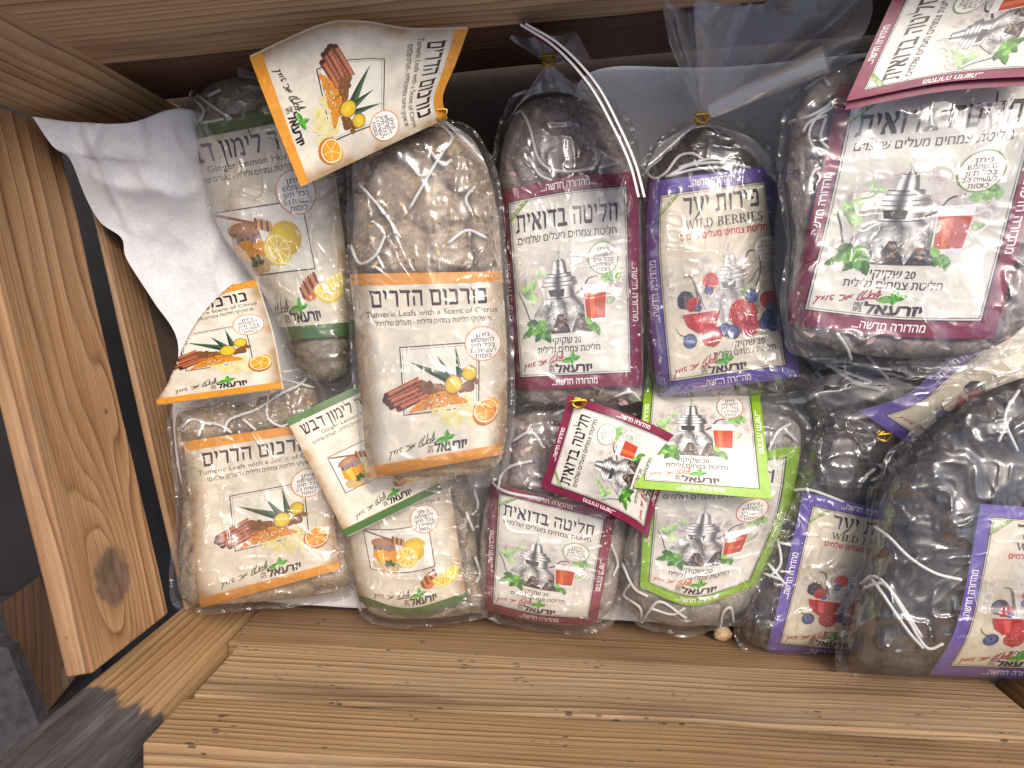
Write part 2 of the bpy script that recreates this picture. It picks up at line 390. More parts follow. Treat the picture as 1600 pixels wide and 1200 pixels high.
R_ = lambda x0, x1, y0, y1: [(x0, y0), (x1, y0), (x1, y1), (x0, y1)]
def flagbar(x0, x1): return [(x0, 1.04), (x0+.07, .80), (x1, .80), (x1, .97), (x0+.12, .99)]
SERIF = {   # heavy-serif Hebrew book letters: (advance, polygons)
 'ח': (.95, [flagbar(.02, .84), [(.66, 0), (.80, 0), (.84, .9), (.66, .9)], [(.12, 0), (.27, .05), (.27, .9), (.10, .9)]]),
 'ה': (.95, [flagbar(.02, .84), [(.66, 0), (.80, 0), (.84, .9), (.66, .9)], [(.12, .02), (.27, .05), (.26, .62), (.10, .55)]]),
 'ת': (1.0, [flagbar(.08, .88), [(.70, 0), (.84, 0), (.88, .9), (.70, .9)], [(.20, .05), (.34, .12), (.32, .9), (.20, .9)], [(0, .02), (.05, -.02), (.34, .05), (.33, .2), (.1, .18)]]),
 'ד': (.88, [flagbar(.0, .84), [(.54, 0), (.68, 0), (.72, .9), (.54, .9)]]),
 'ר': (.84, [flagbar(.0, .70), [(.56, 0), (.70, 0), (.75, .8), (.68, .97), (.55, .9)]]),
 'ו': (.44, [flagbar(.02, .30), [(.15, 0), (.28, 0), (.35, .8), (.30, .97), (.14, .9)]]),
 'י': (.42, [flagbar(.02, .30), [(.16, .48), (.24, .45), (.35, .8), (.30, .97), (.14, .9)]]),
 'ן': (.44, [flagbar(.02, .30), [(.17, -.36), (.26, -.30), (.35, .8), (.30, .97), (.14, .9)]]),
 'ב': (.94, [flagbar(.05, .66), [(.52, .1), (.66, .1), (.70, .8), (.64, .97), (.5, .9)], [(0, 0), (.9, 0), (.86, .2), (.05, .19)]]),
 'כ': (.86, [flagbar(.06, .62), [(.56, .12), (.70, .14), (.76, .72), (.66, .96), (.5, .88)], [(.03, 0), (.66, 0), (.74, .2), (.08, .19)]]),
 'ם': (.98, [flagbar(.0, .84), [(.72, .1), (.84, .02), (.88, .85), (.80, .96), (.70, .9)], [(.13, 0), (.28, .1), (.28, .9), (.10, .9)], [(.13, 0), (.84, 0), (.80, .18), (.14, .18)]]),
 'ט': (.98, [[(.02, 1.02), (.12, .8), (.26, .88), (.24, .97)], [(.10, .1), (.26, .02), (.26, .9), (.10, .86)], [(.14, 0), (.80, 0), (.84, .2), (.2, .19)], [(.72, .1), (.84, .1), (.88, .75), (.78, .96), (.72, .85)], [(.46, 1.0), (.50, .78), (.80, .82), (.76, .97)]]),
 'ל': (.86, [[(.02, 1.42), (.08, 1.38), (.2, .84), (.1, .8)], [(.08, .80), (.76, .80), (.74, .97), (.1, .97)], [(.62, .85), (.78, .85), (.66, .45), (.42, 0), (.28, .03), (.52, .5)]]),
 'א': (1.0, [[(.0, 1.02), (.12, .74), (.66, 0), (.92, .02), (.86, .2), (.24, .98)], [(.58, 1.02), (.64, .8), (.72, .72), (.56, .44), (.64, .36), (.86, .7), (.86, .98)], [(.02, 0), (.30, .02), (.22, .28), (.38, .58), (.28, .70), (.06, .3)]]),
 'פ': (.90, [flagbar(.08, .66), [(.60, .12), (.74, .14), (.78, .75), (.68, .97), (.58, .88)], [(.03, 0), (.70, 0), (.76, .2), (.08, .19)], [(.10, .46), (.22, .5), (.24, .9), (.10, .9)], [(.10, .42), (.40, .42), (.36, .58), (.1, .58)]]),
 'ע': (.92, [[(.55, 1.02), (.60, .8), (.66, .7), (.52, .2), (.10, -.28), (.22, -.28), (.66, .12), (.84, .7), (.82, .98)], [(.0, 1.02), (.05, .8), (.14, .74), (.36, .16), (.48, .24), (.30, .78), (.28, .98)]]),
 'ש': (1.12, [[(.0, 1.02), (.06, .8), (.12, .78), (.22, .02), (.36, .1), (.28, .96)], [(.2, 0), (.82, 0), (.90, .2), (.24, .17)], [(.40, 1.02), (.45, .8), (.50, .75), (.30, .15), (.40, .15), (.64, .76), (.62, .98)], [(.76, 1.02), (.80, .8), (.86, .72), (.74, .1), (.88, .15), (1.04, .76), (1.0, .98)]]),
 'מ': (1.0, [[(.02, 0), (.18, .03), (.34, .9), (.2, .8)], [(.0, 1.02), (.08, .8), (.30, .68), (.34, .86), (.14, 1.0)], [(.28, .76), (.46, .98), (.74, .98), (.66, .8), (.46, .8)], [(.66, .9), (.80, .9), (.88, .7), (.86, 0), (.74, .06)], [(.42, 0), (.86, 0), (.82, .18), (.46, .18)]]),
 'ג': (.66, [flagbar(.1, .44), [(.32, .1), (.46, .18), (.50, .8), (.44, .97), (.30, .9)], [(.0, 0), (.14, 0), (.44, .26), (.36, .36), (.04, .16)], [(.40, .26), (.5, 0), (.62, .02), (.52, .3)]]),
 'נ': (.62, [flagbar(.1, .44), [(.32, .1), (.46, .1), (.50, .8), (.44, .97), (.30, .9)], [(.0, 0), (.46, 0), (.46, .18), (.02, .18)]]),
 "'": (.24, [[(.02, 1.05), (.16, 1.05), (.08, .72)]]),
 ' ': (.40, []),
}
def arc(cx, cy, rx, ry, a0, a1, n=10):
    return [(cx+rx*math.cos(math.radians(a0+(a1-a0)*k/n)), cy+ry*math.sin(math.radians(a0+(a1-a0)*k/n))) for k in range(n+1)]
def bowl(x, cy, rx, ry, t): return arc(x, cy, rx, ry, 90, -90)+arc(x, cy, rx-t, ry-.06, -90, 90)
LATIN = {
 'W': (1.25, [[(.0, 1), (.2, 1), (.46, 0), (.38, 0)], [(.38, 0), (.46, 0), (.66, 1), (.58, 1)], [(.52, 1), (.72, 1), (.92, 0), (.84, 0)], [(.84, 0), (.92, 0), (1.16, 1), (1.08, 1)], R_(-.05, .28, .95, 1), R_(.98, 1.24, .95, 1)]),
 'I': (.46, [R_(.14, .32, 0, 1), R_(.03, .43, 0, .05), R_(.03, .43, .95, 1)]),
 'L': (.8, [R_(.14, .32, 0, 1), R_(.03, .43, .95, 1), R_(.03, .70, 0, .06), [(.62, 0), (.74, 0), (.76, .28), (.72, .28)]]),
 'D': (.98, [R_(.14, .32, 0, 1), R_(.03, .45, 0, .05), R_(.03, .45, .95, 1), bowl(.42, .5, .48, .5, .18)]),
 'B': (.88, [R_(.14, .32, 0, 1), R_(.03, .45, 0, .05), R_(.03, .45, .95, 1), R_(.3, .46, .49, .54), bowl(.42, .755, .32, .245, .16), bowl(.42, .26, .38, .26, .17)]),
 'E': (.84, [R_(.14, .32, 0, 1), R_(.03, .72, 0, .06), R_(.03, .70, .94, 1), R_(.3, .54, .48, .54), [(.64, 0), (.74, 0), (.76, .26), (.72, .26)], [(.64, 1), (.72, 1), (.72, .76), (.69, .76)], R_(.52, .56, .38, .64)]),
 'R': (.95, [R_(.14, .32, 0, 1), R_(.03, .45, 0, .05), R_(.03, .45, .95, 1), R_(.3, .46, .46, .52), bowl(.42, .735, .34, .265, .16), [(.42, .5), (.56, .5), (.95, 0), (.74, 0)]]),
 'S': (.70, [arc(.36, .74, .28, .26, 20, 270)+arc(.36, .74, .14, .20, 270, 20), arc(.34, .26, .30, .27, 90, -160)+arc(.34, .26, .14, .20, -160, 90)]),
 ' ': (.42, []),
}
def serif_text(s, table):
    seq = s[::-1] if table is SERIF else s
    x = 0; tris = []; order = []
    for ch in seq:
        adv, polys = table[ch]
        for j, p in enumerate(polys):
            for t in tessellate_polygon([[Vector((a, b, 0)) for a, b in p]]):
                tris.append([(p[i][0]+x, p[i][1]) for i in t]); order.append(j)
        x += adv
    return np.array(tris), x, np.array(order)

# ------------------------------------------------------------------ printed designs (u right, v down, both 0..1 of the label)
class Art:
    def __init__(s, aspect):
        s.a = aspect; s.T = []; s.Cc = []; s.Ly = []
    def tri(s, T, col, layer, sub=None):
        T = np.asarray(T, float); n = len(T)
        if n == 0: return
        c = np.broadcast_to(np.asarray(col, float), (n, 3, 3)).copy() if np.ndim(col) == 1 else np.asarray(col, float)
        ly = np.broadcast_to(np.asarray(layer, float).reshape(-1, 1) if np.ndim(layer) else np.full((1, 1), float(layer)), (n, 3)).copy()
        for _ in range(14):
            m = T*np.array([1, s.a])
            e = np.stack([np.linalg.norm(m[:, (k+1) % 3]-m[:, k], axis=1) for k in range(3)], 1)
            k = e.argmax(1); big = e[np.arange(len(T)), k] > .04
            if not big.any(): break
            keep = ~big; A = T[big]; ca = c[big]; la = ly[big]; kk = k[big]; i = np.arange(len(A))
            p0, p1, p2 = A[i, kk], A[i, (kk+1) % 3], A[i, (kk+2) % 3]; c0, c1, c2 = ca[i, kk], ca[i, (kk+1) % 3], ca[i, (kk+2) % 3]
            mp, mc = (p0+p1)/2, (c0+c1)/2
            T = np.concatenate([T[keep], np.stack([p0, mp, p2], 1), np.stack([mp, p1, p2], 1)])
            c = np.concatenate([c[keep], np.stack([c0, mc, c2], 1), np.stack([mc, c1, c2], 1)])
            ly = np.concatenate([ly[keep], la, la])
        s.T.append(T); s.Cc.append(c); s.Ly.append(ly)
    def poly(s, P, col, layer):
        ts = tessellate_polygon([[Vector((x, y*s.a, 0)) for x, y in P]])
        s.tri([[P[i] for i in t] for t in ts], col, layer)
    def rect(s, u0, u1, v0, v1, col, layer): s.poly([(u0, v0), (u1, v0), (u1, v1), (u0, v1)], col, layer)
    def blob(s, u, v, ru, col, layer, rv=None, ang=0, edge=None, n=16, jit=0, cz=(0, 0)):
        rv = ru if rv is None else rv; ca, sa = math.cos(ang), math.sin(ang)
        pts = []
        for k in range(n):
            t = 2*math.pi*k/n; j = 1+random.uniform(-jit, jit)
            x, y = ru*math.cos(t)*j, rv*math.sin(t)*j
            pts.append((u+x*ca-y*sa, v+(x*sa+y*ca)/s.a))
        c = (u+cz[0]*ru, v+cz[1]*rv/s.a); e = col if edge is None else edge
        T = [[c, pts[k], pts[(k+1) % n]] for k in range(n)]
        s.tri(T, np.array([[col, e, e]]*n), layer)
    def line(s, P, w, col, layer, wend=None):
        P = [np.array((x, y*s.a)) for x, y in P]; wend = w if wend is None else wend
        n = len(P); L = []; R = []
        for i in range(n):
            t = P[min(i+1, n-1)]-P[max(i-1, 0)]; t = t/(np.linalg.norm(t)+1e-9); nn = np.array((-t[1], t[0]))*(w+(wend-w)*i/(n-1))/2
            L.append(P[i]+nn); R.append(P[i]-nn)
        sx = np.array((1, 1/s.a)); T = []
        for i in range(n-1): T += [[L[i]*sx, R[i]*sx, R[i+1]*sx], [L[i]*sx, R[i+1]*sx, L[i+1]*sx]]
        s.tri(T, col, layer)
    def curve(s, P, w, col, layer, wend=None, n=16): s.line([tuple(p) for p in catmull(P, n)], w, col, layer, wend)
    def ring(s, u, v, r, w, col, layer):
        s.line([(u+r*math.cos(t), v+r*math.sin(t)/s.a) for t in np.linspace(0, 2*math.pi, 37)], w, col, layer)
    def frame(s, u0, u1, v0, v1, w, col, layer):
        h = w/2; hv = h/s.a
        s.rect(u0-h, u1+h, v0-hv, v0+hv, col, layer); s.rect(u0-h, u1+h, v1-hv, v1+hv, col, layer)
        s.rect(u0-h, u0+h, v0+hv, v1-hv, col, layer); s.rect(u1-h, u1+h, v0+hv, v1-hv, col, layer)
    def _put(s, T, w, org, ex, ey, col, layer, order=None, slant=0):
        T = T.copy(); T[..., 0] += slant*T[..., 1]
        o = np.array(org); ex = np.array(ex); ey = np.array(ey)
        P = o + T[..., :1]/w*ex + T[..., 1:2]*ey
        ly = layer if order is None else layer+order*.15
        s.tri(P, col, ly)
    def text(s, txt, u0, u1, vb, vt, col, layer, bold=0, rise=0, slant=0):
        T, w = outline_text(txt, bold); order = np.arange(len(T)) % 3 * .3
        s._put(T, w, (u0, vb), (u1-u0, -rise), (0, vt-vb), col, layer, order, slant)
    def vtext(s, txt, u_base, u_top, v_start, v_end, col, layer, bold=0):
        """text whose x axis runs from v_start to v_end and whose letters rise from u_base to u_top"""
        T, w = outline_text(txt, bold)
        s._put(T, w, (u_base, v_start), (0, v_end-v_start), (u_top-u_base, 0), col, layer, np.arange(len(T)) % 3*.3)
    def title(s, txt, u0, u1, vb, vt, col, layer, table=SERIF):
        T, w, o = serif_text(txt, table); s._put(T, w, (u0, vb), (u1-u0, 0), (0, vt-vb), col, layer, o)
    def leaf(s, u, v, L, W, ang, col, layer, col2=None):
        col2 = col2 or tuple(c*1.35 for c in col); ca, sa = math.cos(ang), math.sin(ang)
        f = lambda x, y: (u+x*ca-y*sa, v+(x*sa+y*ca)/s.a)
        xs = np.linspace(0, L, 9); ws = [W*(math.sin(math.pi*(x/L)**.75))*(1+.12*math.sin(9*x/L*3)) for x in xs]
        up = [f(x, w_) for x, w_ in zip(xs, ws)]; dn = [f(x, -w_) for x, w_ in zip(xs, ws)]; md = [f(x, 0) for x in xs]
        T = []; cs = []
        for i in range(8):
            T += [[up[i], md[i], md[i+1]], [up[i], md[i+1], up[i+1]]]; cs += [[col]*3]*2
            T += [[dn[i], md[i], md[i+1]], [dn[i], md[i+1], dn[i+1]]]; cs += [[col2]*3]*2
        s.tri(T, np.array(cs), layer)
        s.line([md[0], md[4], md[8]], W*.07, tuple(c*1.7 for c in col), layer+.6, 0.001)
    def arrays(s): return np.concatenate(s.T), np.concatenate(s.Cc), np.concatenate(s.Ly)

INK = srgb(52, 26, 30); BLACK = srgb(34, 30, 34); WHITE = srgb(244, 240, 236)
def circle_note(A, u, v, r, ring, ink):
    A.blob(u, v, r, srgb(240, 234, 224), 6, n=28); A.ring(u, v, r, r*.075, ring, 7)
    lines = [('ניתן', .45), ('להשתמש', .75), ('בכל תיון', .78), ('לעשיית 2-3', .86), ('כוסות', .52)]
    for k, (t, w) in enumerate(lines):
        y = v+(-.62+.31*k+.10)*r/A.a*1.0
        A.text(t, u-w*r*.86, u+w*r*.86, y+.10*r/A.a, y-.11*r/A.a, ink, 8, .012)
SCRIPT = [  # handwritten slogan, one stroke list per letter, drawn left to right
 [(.97, -.75), (.93, -.4), (.90, 0), (.985, -.15)], [(.965, -.75), (.93, .1), (.87, .15)],
 [(.86, -.25), (.80, .1), (.86, .18), (.88, -.2)], [(.83, -.7), (.79, .12), (.76, .15)], [(.77, -.55), (.70, .05), (.72, .3), (.78, .1)],
 [(.71, -.35), (.64, .15), (.67, .35), (.74, .1)], [(.66, -.1), (.63, .35)],
 [(.56, -.1), (.46, .4)], [(.55, .2), (.50, .05), (.44, .3)], [(.45, .0), (.42, .4), (.37, .45)], [(.43, .02), (.36, .05)],
 [(.29, .1), (.24, .1), (.24, .45)], [(.27, .3), (.26, .5)], [(.21, .15), (.19, .18), (.17, .5)], [(.15, .15), (.11, .5)], [(.11, .2), (.12, .4)],
 [(.08, .2), (.03, .55)], [(.02, .2), (.05, .4), (.0, .9)]]
def script(A, u0, u1, vc, h, col, layer=6):
    for st in SCRIPT:
        P = [(u0+(u1-u0)*x, vc+h*(y-.1)-.012*x) for x, y in st]
        A.curve(P, .0062, col, layer+random.uniform(0, .8), n=8)
def logo(A, uc, vl, vb, vt, u0, u1):
    g1 = srgb(58, 140, 44); g2 = srgb(110, 185, 60)
    for ang, L, W in ((-1.5, .062, .019), (-.25, .068, .018), (3.0, .085, .020), (1.5, .035, .015)):
        A.leaf(uc, vl, L, W, ang, g1, 6, g2)
    A.text('יזרעאל', u0, u1, vb, vt, srgb(44, 30, 38), 7, .045)
    for k, t in enumerate(('קפה', 'בית')):
        A.text(t, u0-.050, u0-.008, vb-(.002 if k else .022), vb-(.017 if k else .037), srgb(80, 50, 50), 7, .02)

def strip_tex(A, v0, v1, col, n=34):
    A.rect(0, 1, v0, v1, col, 1)
    for k in range(n):
        u = random.random(); v = random.uniform(v0, v1)
        f = random.choice((.78, .88, 1.12, 1.2)); w = random.uniform(.008, .03); h = min(random.uniform(.002, .007), (v-v0), (v1-v))
        if h > .0008: A.blob(u, v, w, tuple(c*f for c in col), 2+random.random(), rv=h*A.a, n=8, jit=.3)

def fruit_cut(A, u, v, r, rind, flesh, layer, half=None, ang=0):
    if half is None:
        A.blob(u, v, r, rind, layer, edge=rind, n=26); A.blob(u, v, r*.88, srgb(248, 236, 190), layer+.5, n=26)
        for k in range(9):
            a = 2*math.pi*k/9
            A.poly([(u+.08*r*math.cos(a+.35), v+.08*r*math.sin(a+.35)/A.a)] + [(u+.80*r*math.cos(a+d), v+.80*r*math.sin(a+d)/A.a) for d in (.05, .25, .45, .65)], tuple(c*random.uniform(.88, 1.1) for c in flesh), layer+1)
    else:
        arcp = [(u+r*math.cos(ang+t), v+r*math.sin(ang+t)/A.a) for t in np.linspace(0, math.pi, 16)]
        A.poly(arcp, rind, layer)
        A.poly([(u+(x-u)*.88, v+(y-v)*.88) for x, y in arcp], srgb(248, 236, 190), layer+.5)
        for k in range(5):
            ts = np.linspace(ang+math.pi*(k+.08)/5, ang+math.pi*(k+.92)/5, 4)
            A.poly([(u+.06*r*math.cos(ts.mean()), v+.06*r*math.sin(ts.mean())/A.a)] + [(u+.80*r*math.cos(t), v+.80*r*math.sin(t)/A.a) for t in ts], tuple(c*random.uniform(.88, 1.1) for c in flesh), layer+1)

def common_cream(A, band, ttl, tu, eng, eu, su, script_col):
    strip_tex(A, 0, .058, band); strip_tex(A, .942, 1, band)
    A.title(ttl, tu[0], tu[1], .17, .085, INK, 4)
    A.text(eng, eu[0], eu[1], .217, .188, srgb(96, 92, 70), 4, .004)
    A.text('20 שקיקי חליטת צמחים גלילית - מעלים שלמים!', su[0], su[1], .262, .240, srgb(74, 50, 46), 4, .006)
    script(A, .16, .51, .880, .060, script_col); logo(A, .585, .862, .925, .885, .495, .735)

def art_turmeric():
    A = Art(1.30); org = srgb(222, 150, 48)
    common_cream(A, org, 'כורכום הדרים', (.115, .90), 'Tumeric Leafs with a Scent of Citrus', (.08, .95), (.14, .91), srgb(52, 58, 30))
    A.rect(.285, .81, .375, .715, srgb(226, 222, 206), 2); A.frame(.285, .81, .375, .715, .008, srgb(70, 48, 44), 3.2); A.frame(.30, .795, .388, .703, .003, srgb(120, 96, 84), 3.2)
    for k in range(26):   # yellow wash
        A.blob(random.uniform(.48, .80), random.uniform(.66, .80), random.uniform(.02, .05), srgb(214, 198, 70+random.randint(0, 60)), 4+random.random(), n=12, jit=.3, edge=srgb(222, 214, 170))
    dk = srgb(38, 62, 38)
    for tip, b in (((.33, .445), (.60, .555)), ((.53, .43), (.63, .56)), ((.655, .385), (.68, .555))):
        d = np.array(b)-np.array(tip); nn = np.array((-d[1], d[0])); nn = nn/np.linalg.norm(nn)*.026
        A.poly([tip, tuple(np.array(b)+nn), b], dk, 6); A.poly([tip, b, tuple(np.array(b)-nn)], srgb(70, 100, 62), 6)
    for k, (x0, y0, x1, y1) in enumerate(((.16, .63, .42, .56), (.20, .665, .46, .60), (.18, .645, .44, .585), (.25, .68, .47, .625), (.17, .61, .40, .545))):
        for j in range(4):
            o = (j-1.5)*.008
            A.line([(x0, y0+o), (x1, y1+o)], .013, srgb(*[(150, 84, 50), (196, 124, 84), (170, 92, 58), (98, 46, 30)][j]), 7+k*.2+j*.04)
        A.blob(x0, y0, .018, srgb(80, 36, 24), 8.5, rv=.022)
    for k in range(40):   # rhizome
        t = k/39; A.blob(.42+.38*t+random.uniform(-.02, .02), .575+.05*math.sin(t*3)+random.uniform(-.022, .022), random.uniform(.018, .034), srgb(random.randint(120, 180), random.randint(76, 110), random.randint(34, 56)), 8+random.random(), n=9, jit=.2, edge=srgb(110, 66, 34))
    for k in range(330):  # powder heap
        t = random.uniform(-1, 1); h = (1-t*t)
        A.blob(.53+.20*t, .695-random.random()*.075*h-.01*t, random.uniform(.005, .012), srgb(random.randint(186, 232), random.randint(112, 160), random.randint(14, 50)), 10+random.random(), n=6, jit=.2)
    for u, v, r in ((.635, .588, .062), (.745, .535, .052)):
        A.blob(u, v, r, srgb(236, 206, 52), 12, edge=srgb(206, 170, 40), n=20); A.ring(u, v, r*.97, .006, srgb(140, 100, 36), 12.6); A.ring(u, v, r*.6, .003, srgb(224, 190, 70), 12.6)
    A.blob(.86, .755, .092, srgb(226, 140, 30), 9, edge=srgb(190, 104, 20), n=22)
    A.blob(.875, .735, .084, srgb(238, 160, 40), 10, rv=.07, ang=-.6, n=22); A.ring(.865, .745, .078, .010, srgb(246, 226, 180), 10.6)
    for k in range(5): A.line([(.865, .745), (.865+.072*math.cos(k*1.25+.3), .745+.072*math.sin(k*1.25+.3)/A.a)], .006, srgb(246, 214, 150), 11)
    circle_note(A, .84, .385, .118, srgb(214, 150, 90), BLACK)
    return A
def art_ginger():
    A = Art(1.30); g = srgb(74, 108, 52)
    common_cream(A, g, "ג'ינג'ר לימון דבש", (.08, .93), 'Ginger Lemon Honey', (.24, .80), (.12, .90), srgb(52, 58, 30))
    A.rect(.18, .76, .40, .70, srgb(228, 226, 214), 2); A.frame(.18, .76, .40, .70, .008, srgb(90, 64, 58), 3.2)
    A.blob(.60, .555, .115, srgb(236, 206, 50), 5, edge=srgb(206, 168, 30), rv=.10, ang=-.3, n=22, cz=(-.3, -.3))
    A.poly([(.24, .535), (.44, .535), (.46, .60), (.40, .645), (.29, .645), (.23, .60)], srgb(226, 150, 24), 6)
    A.poly([(.27, .545), (.33, .545), (.33, .635), (.29, .635)], srgb(244, 190, 70), 6.6)
    A.rect(.245, .44, .505, .542, srgb(90, 62, 52), 7); A.blob(.34, .495, .11, srgb(196, 150, 112), 7.6, rv=.048, edge=srgb(156, 108, 78))
    for k in range(10): A.blob(random.uniform(.25, .43), random.uniform(.51, .545), .02, srgb(150, 130, 132), 8, n=7, jit=.3)
    A.line([(.19, .41), (.44, .475)], .016, srgb(140, 90, 64), 9)
    for k in range(6): A.blob(.43+.018*k, .472+.005*k, .012, srgb(206, 150, 80) if k % 2 else srgb(120, 66, 36), 9.6, rv=.036, ang=.2)
    fruit_cut(A, .53, .60, .095, srgb(232, 206, 70), srgb(228, 200, 60), 10)
    for k in range(18): A.blob(.24+.24*random.random(), .655+random.uniform(-.015, .025), random.uniform(.02, .034), srgb(random.randint(206, 226), random.randint(180, 200), random.randint(120, 140)), 9+random.random(), n=9, jit=.2, edge=srgb(190, 158, 110))
    for a in (-2.4, -1.2, -.2, 2.9): A.leaf(.37, .645, .055, .02, a, srgb(50, 90, 34), 12)
    for k in range(7): A.blob(.63+.020*k, .80-.010*k, .014, srgb(200, 120, 60) if k % 2 else srgb(112, 52, 28), 9.6+k*.02, rv=.05-.004*abs(k-3), ang=-.3)
    A.blob(.68, .815, .05, srgb(206, 110, 40), 8.5, rv=.03)
    fruit_cut(A, .83, .755, .13, srgb(230, 206, 40), srgb(234, 212, 60), 10, half=1, ang=-.35)
    circle_note(A, .735, .365, .125, srgb(214, 156, 104), BLACK)
    return A
def berry(A, u, v, r, base, hi, layer, n=26):
    A.blob(u, v, r, base, layer, n=16, jit=.06)
    for k in range(n):
        a = random.random()*6.28; q = math.sqrt(random.random())*.88*r
        x, y = u+q*math.cos(a), v+q*math.sin(a)/A.a
        A.blob(x, y, r*.18, hi if random.random() < .55 else base, layer+.6+.3*random.random(), n=7, edge=tuple(c*.6 for c in base))
        if random.random() < .5: A.blob(x-.03*r, y-.04*r, r*.05, tuple(min(1, c*2.4+.1) for c in hi), layer+1.1, n=5)
def blueberry(A, u, v, r, layer):
    A.blob(u, v, r, srgb(112, 134, 190), layer, edge=srgb(36, 46, 92), n=18, cz=(-.25, -.3)); A.blob(u-.1*r, v-.2*r/A.a, r*.28, srgb(48, 56, 104), layer+.7, n=6, jit=.3)
def mint(A, u, v, s, layer, n=7, pale=0, seed=0):
    rnd = random.Random(seed)
    for k in range(n):
        a = rnd.uniform(0, 6.28); c = rnd.choice(((66, 120, 40), (92, 150, 54), (120, 176, 72), (50, 96, 36)))
        c = tuple(int(x+(226-x)*pale) for x in c)
        A.leaf(u+rnd.uniform(-.3, .3)*s, v+rnd.uniform(-.2, .2)*s/A.a, s*rnd.uniform(.6, 1), s*rnd.uniform(.2, .3), a, srgb(*c), layer+rnd.random()*.9)
def teapot(A, uc, v0, v1, w, layer, pale=0):
    mx = lambda c: srgb(*[int(x+(206-x)*pale) for x in c])
    H = v1-v0; Y = lambda t: v0+H*t
    prof = [(.0, .02), (.03, .02), (.05, .06), (.09, .04), (.12, .05), (.16, .20), (.26, .26), (.30, .27), (.315, .42), (.35, .42), (.36, .55), (.40, .56), (.405, .62), (.44, .62), (.47, .50), (.58, .52), (.66, .72), (.76, .92), (.86, .96), (.94, .82), (1.0, .60)]
    prof = [(t, x*(1.0 if t < .13 else 1.28)) for t, x in prof]
    L = [(uc-w*.5*x, Y(t)) for t, x in prof]; Rr = [(uc+w*.5*x, Y(t)) for t, x in prof]
    stops = np.linspace(0, 1, 13)
    up = [(150, 148, 146), (210, 208, 204), (240, 239, 236), (236, 235, 232), (150, 150, 152), (66, 64, 68), (110, 110, 112), (226, 226, 224), (248, 247, 244), (214, 212, 206), (120, 118, 118), (78, 76, 80), (150, 146, 142)]
    dn = [(186, 182, 176), (232, 230, 224), (206, 204, 198), (120, 118, 116), (222, 220, 214), (244, 243, 238), (190, 188, 182), (104, 102, 102), (214, 212, 206), (240, 238, 232), (176, 172, 166), (98, 96, 96), (140, 136, 130)]
    T = []; cs = []
    def cl(f, t):
        pal = np.array(up if t < .60 else dn, float); j = min(int(f*12), 11); c = pal[j]+(pal[j+1]-pal[j])*(f*12-j)
        if t >= .60: c = c*(.86+.22*math.sin(23*t+5*f))
        return mx(tuple(np.clip(c, 20, 250)))
    for i in range(len(prof)-1):
        for b in range(12):
            f0, f1 = stops[b], stops[b+1]
            p = lambda f, j: tuple(np.array(L[j])+(np.array(Rr[j])-np.array(L[j]))*f)
            q = [(f0, i), (f1, i), (f1, i+1), (f0, i+1)]; P = [p(*k) for k in q]; K = [cl(k[0], prof[k[1]][0]) for k in q]
            T += [[P[0], P[1], P[2]], [P[0], P[2], P[3]]]; cs += [[K[0], K[1], K[2]], [K[0], K[2], K[3]]]
    A.tri(T, np.array(cs), layer)
    for t, hw in ((.155, .18), (.305, .50), (.345, .52), (.40, .72), (.445, .78), (.59, .64)): A.line([(uc-w*.5*hw, Y(t)), (uc, Y(t)+.004), (uc+w*.5*hw, Y(t))], .0055, mx((66, 62, 62)), layer+1)
    A.poly([(uc-w*.26, Y(.49)), (uc+w*.10, Y(.49)), (uc+w*.07, Y(.58)), (uc-w*.22, Y(.57))], mx((70, 68, 68)), layer+1.2)
    for k in range(70):     # chased ornament of the belly
        u = uc+random.uniform(-.54, .54)*w; t = random.uniform(.66, .97); a = random.uniform(0, 6.28); r = random.uniform(.008, .02)
        A.curve([(u-r*math.cos(a), Y(t)-r*math.sin(a)/A.a), (u+.4*r*math.sin(a), Y(t)), (u+r*math.cos(a), Y(t)+r*math.sin(a)/A.a)], .0045, mx(random.choice(((52, 50, 50), (90, 86, 82), (250, 250, 246), (250, 250, 246), (130, 126, 120)))), layer+1.4+random.random()*.6, .002, 5)
    A.curve([(uc-w*.45, Y(.88)), (uc-w*.66, Y(.80)), (uc-w*.74, Y(.62)), (uc-w*.88, Y(.47))], .052, mx((202, 200, 196)), layer+.5, .014)
    A.curve([(uc-w*.40, Y(.90)), (uc-w*.66, Y(.84)), (uc-w*.78, Y(.64)), (uc-w*.90, Y(.47))], .010, mx((70, 66, 66)), layer+1.2, .006)
    A.curve([(uc+w*.34, Y(.56)), (uc+w*.5, Y(.50)), (uc+w*.62, Y(.40)), (uc+w*.82, Y(.37))], .014, mx((66, 54, 56)), layer+.5, .010)
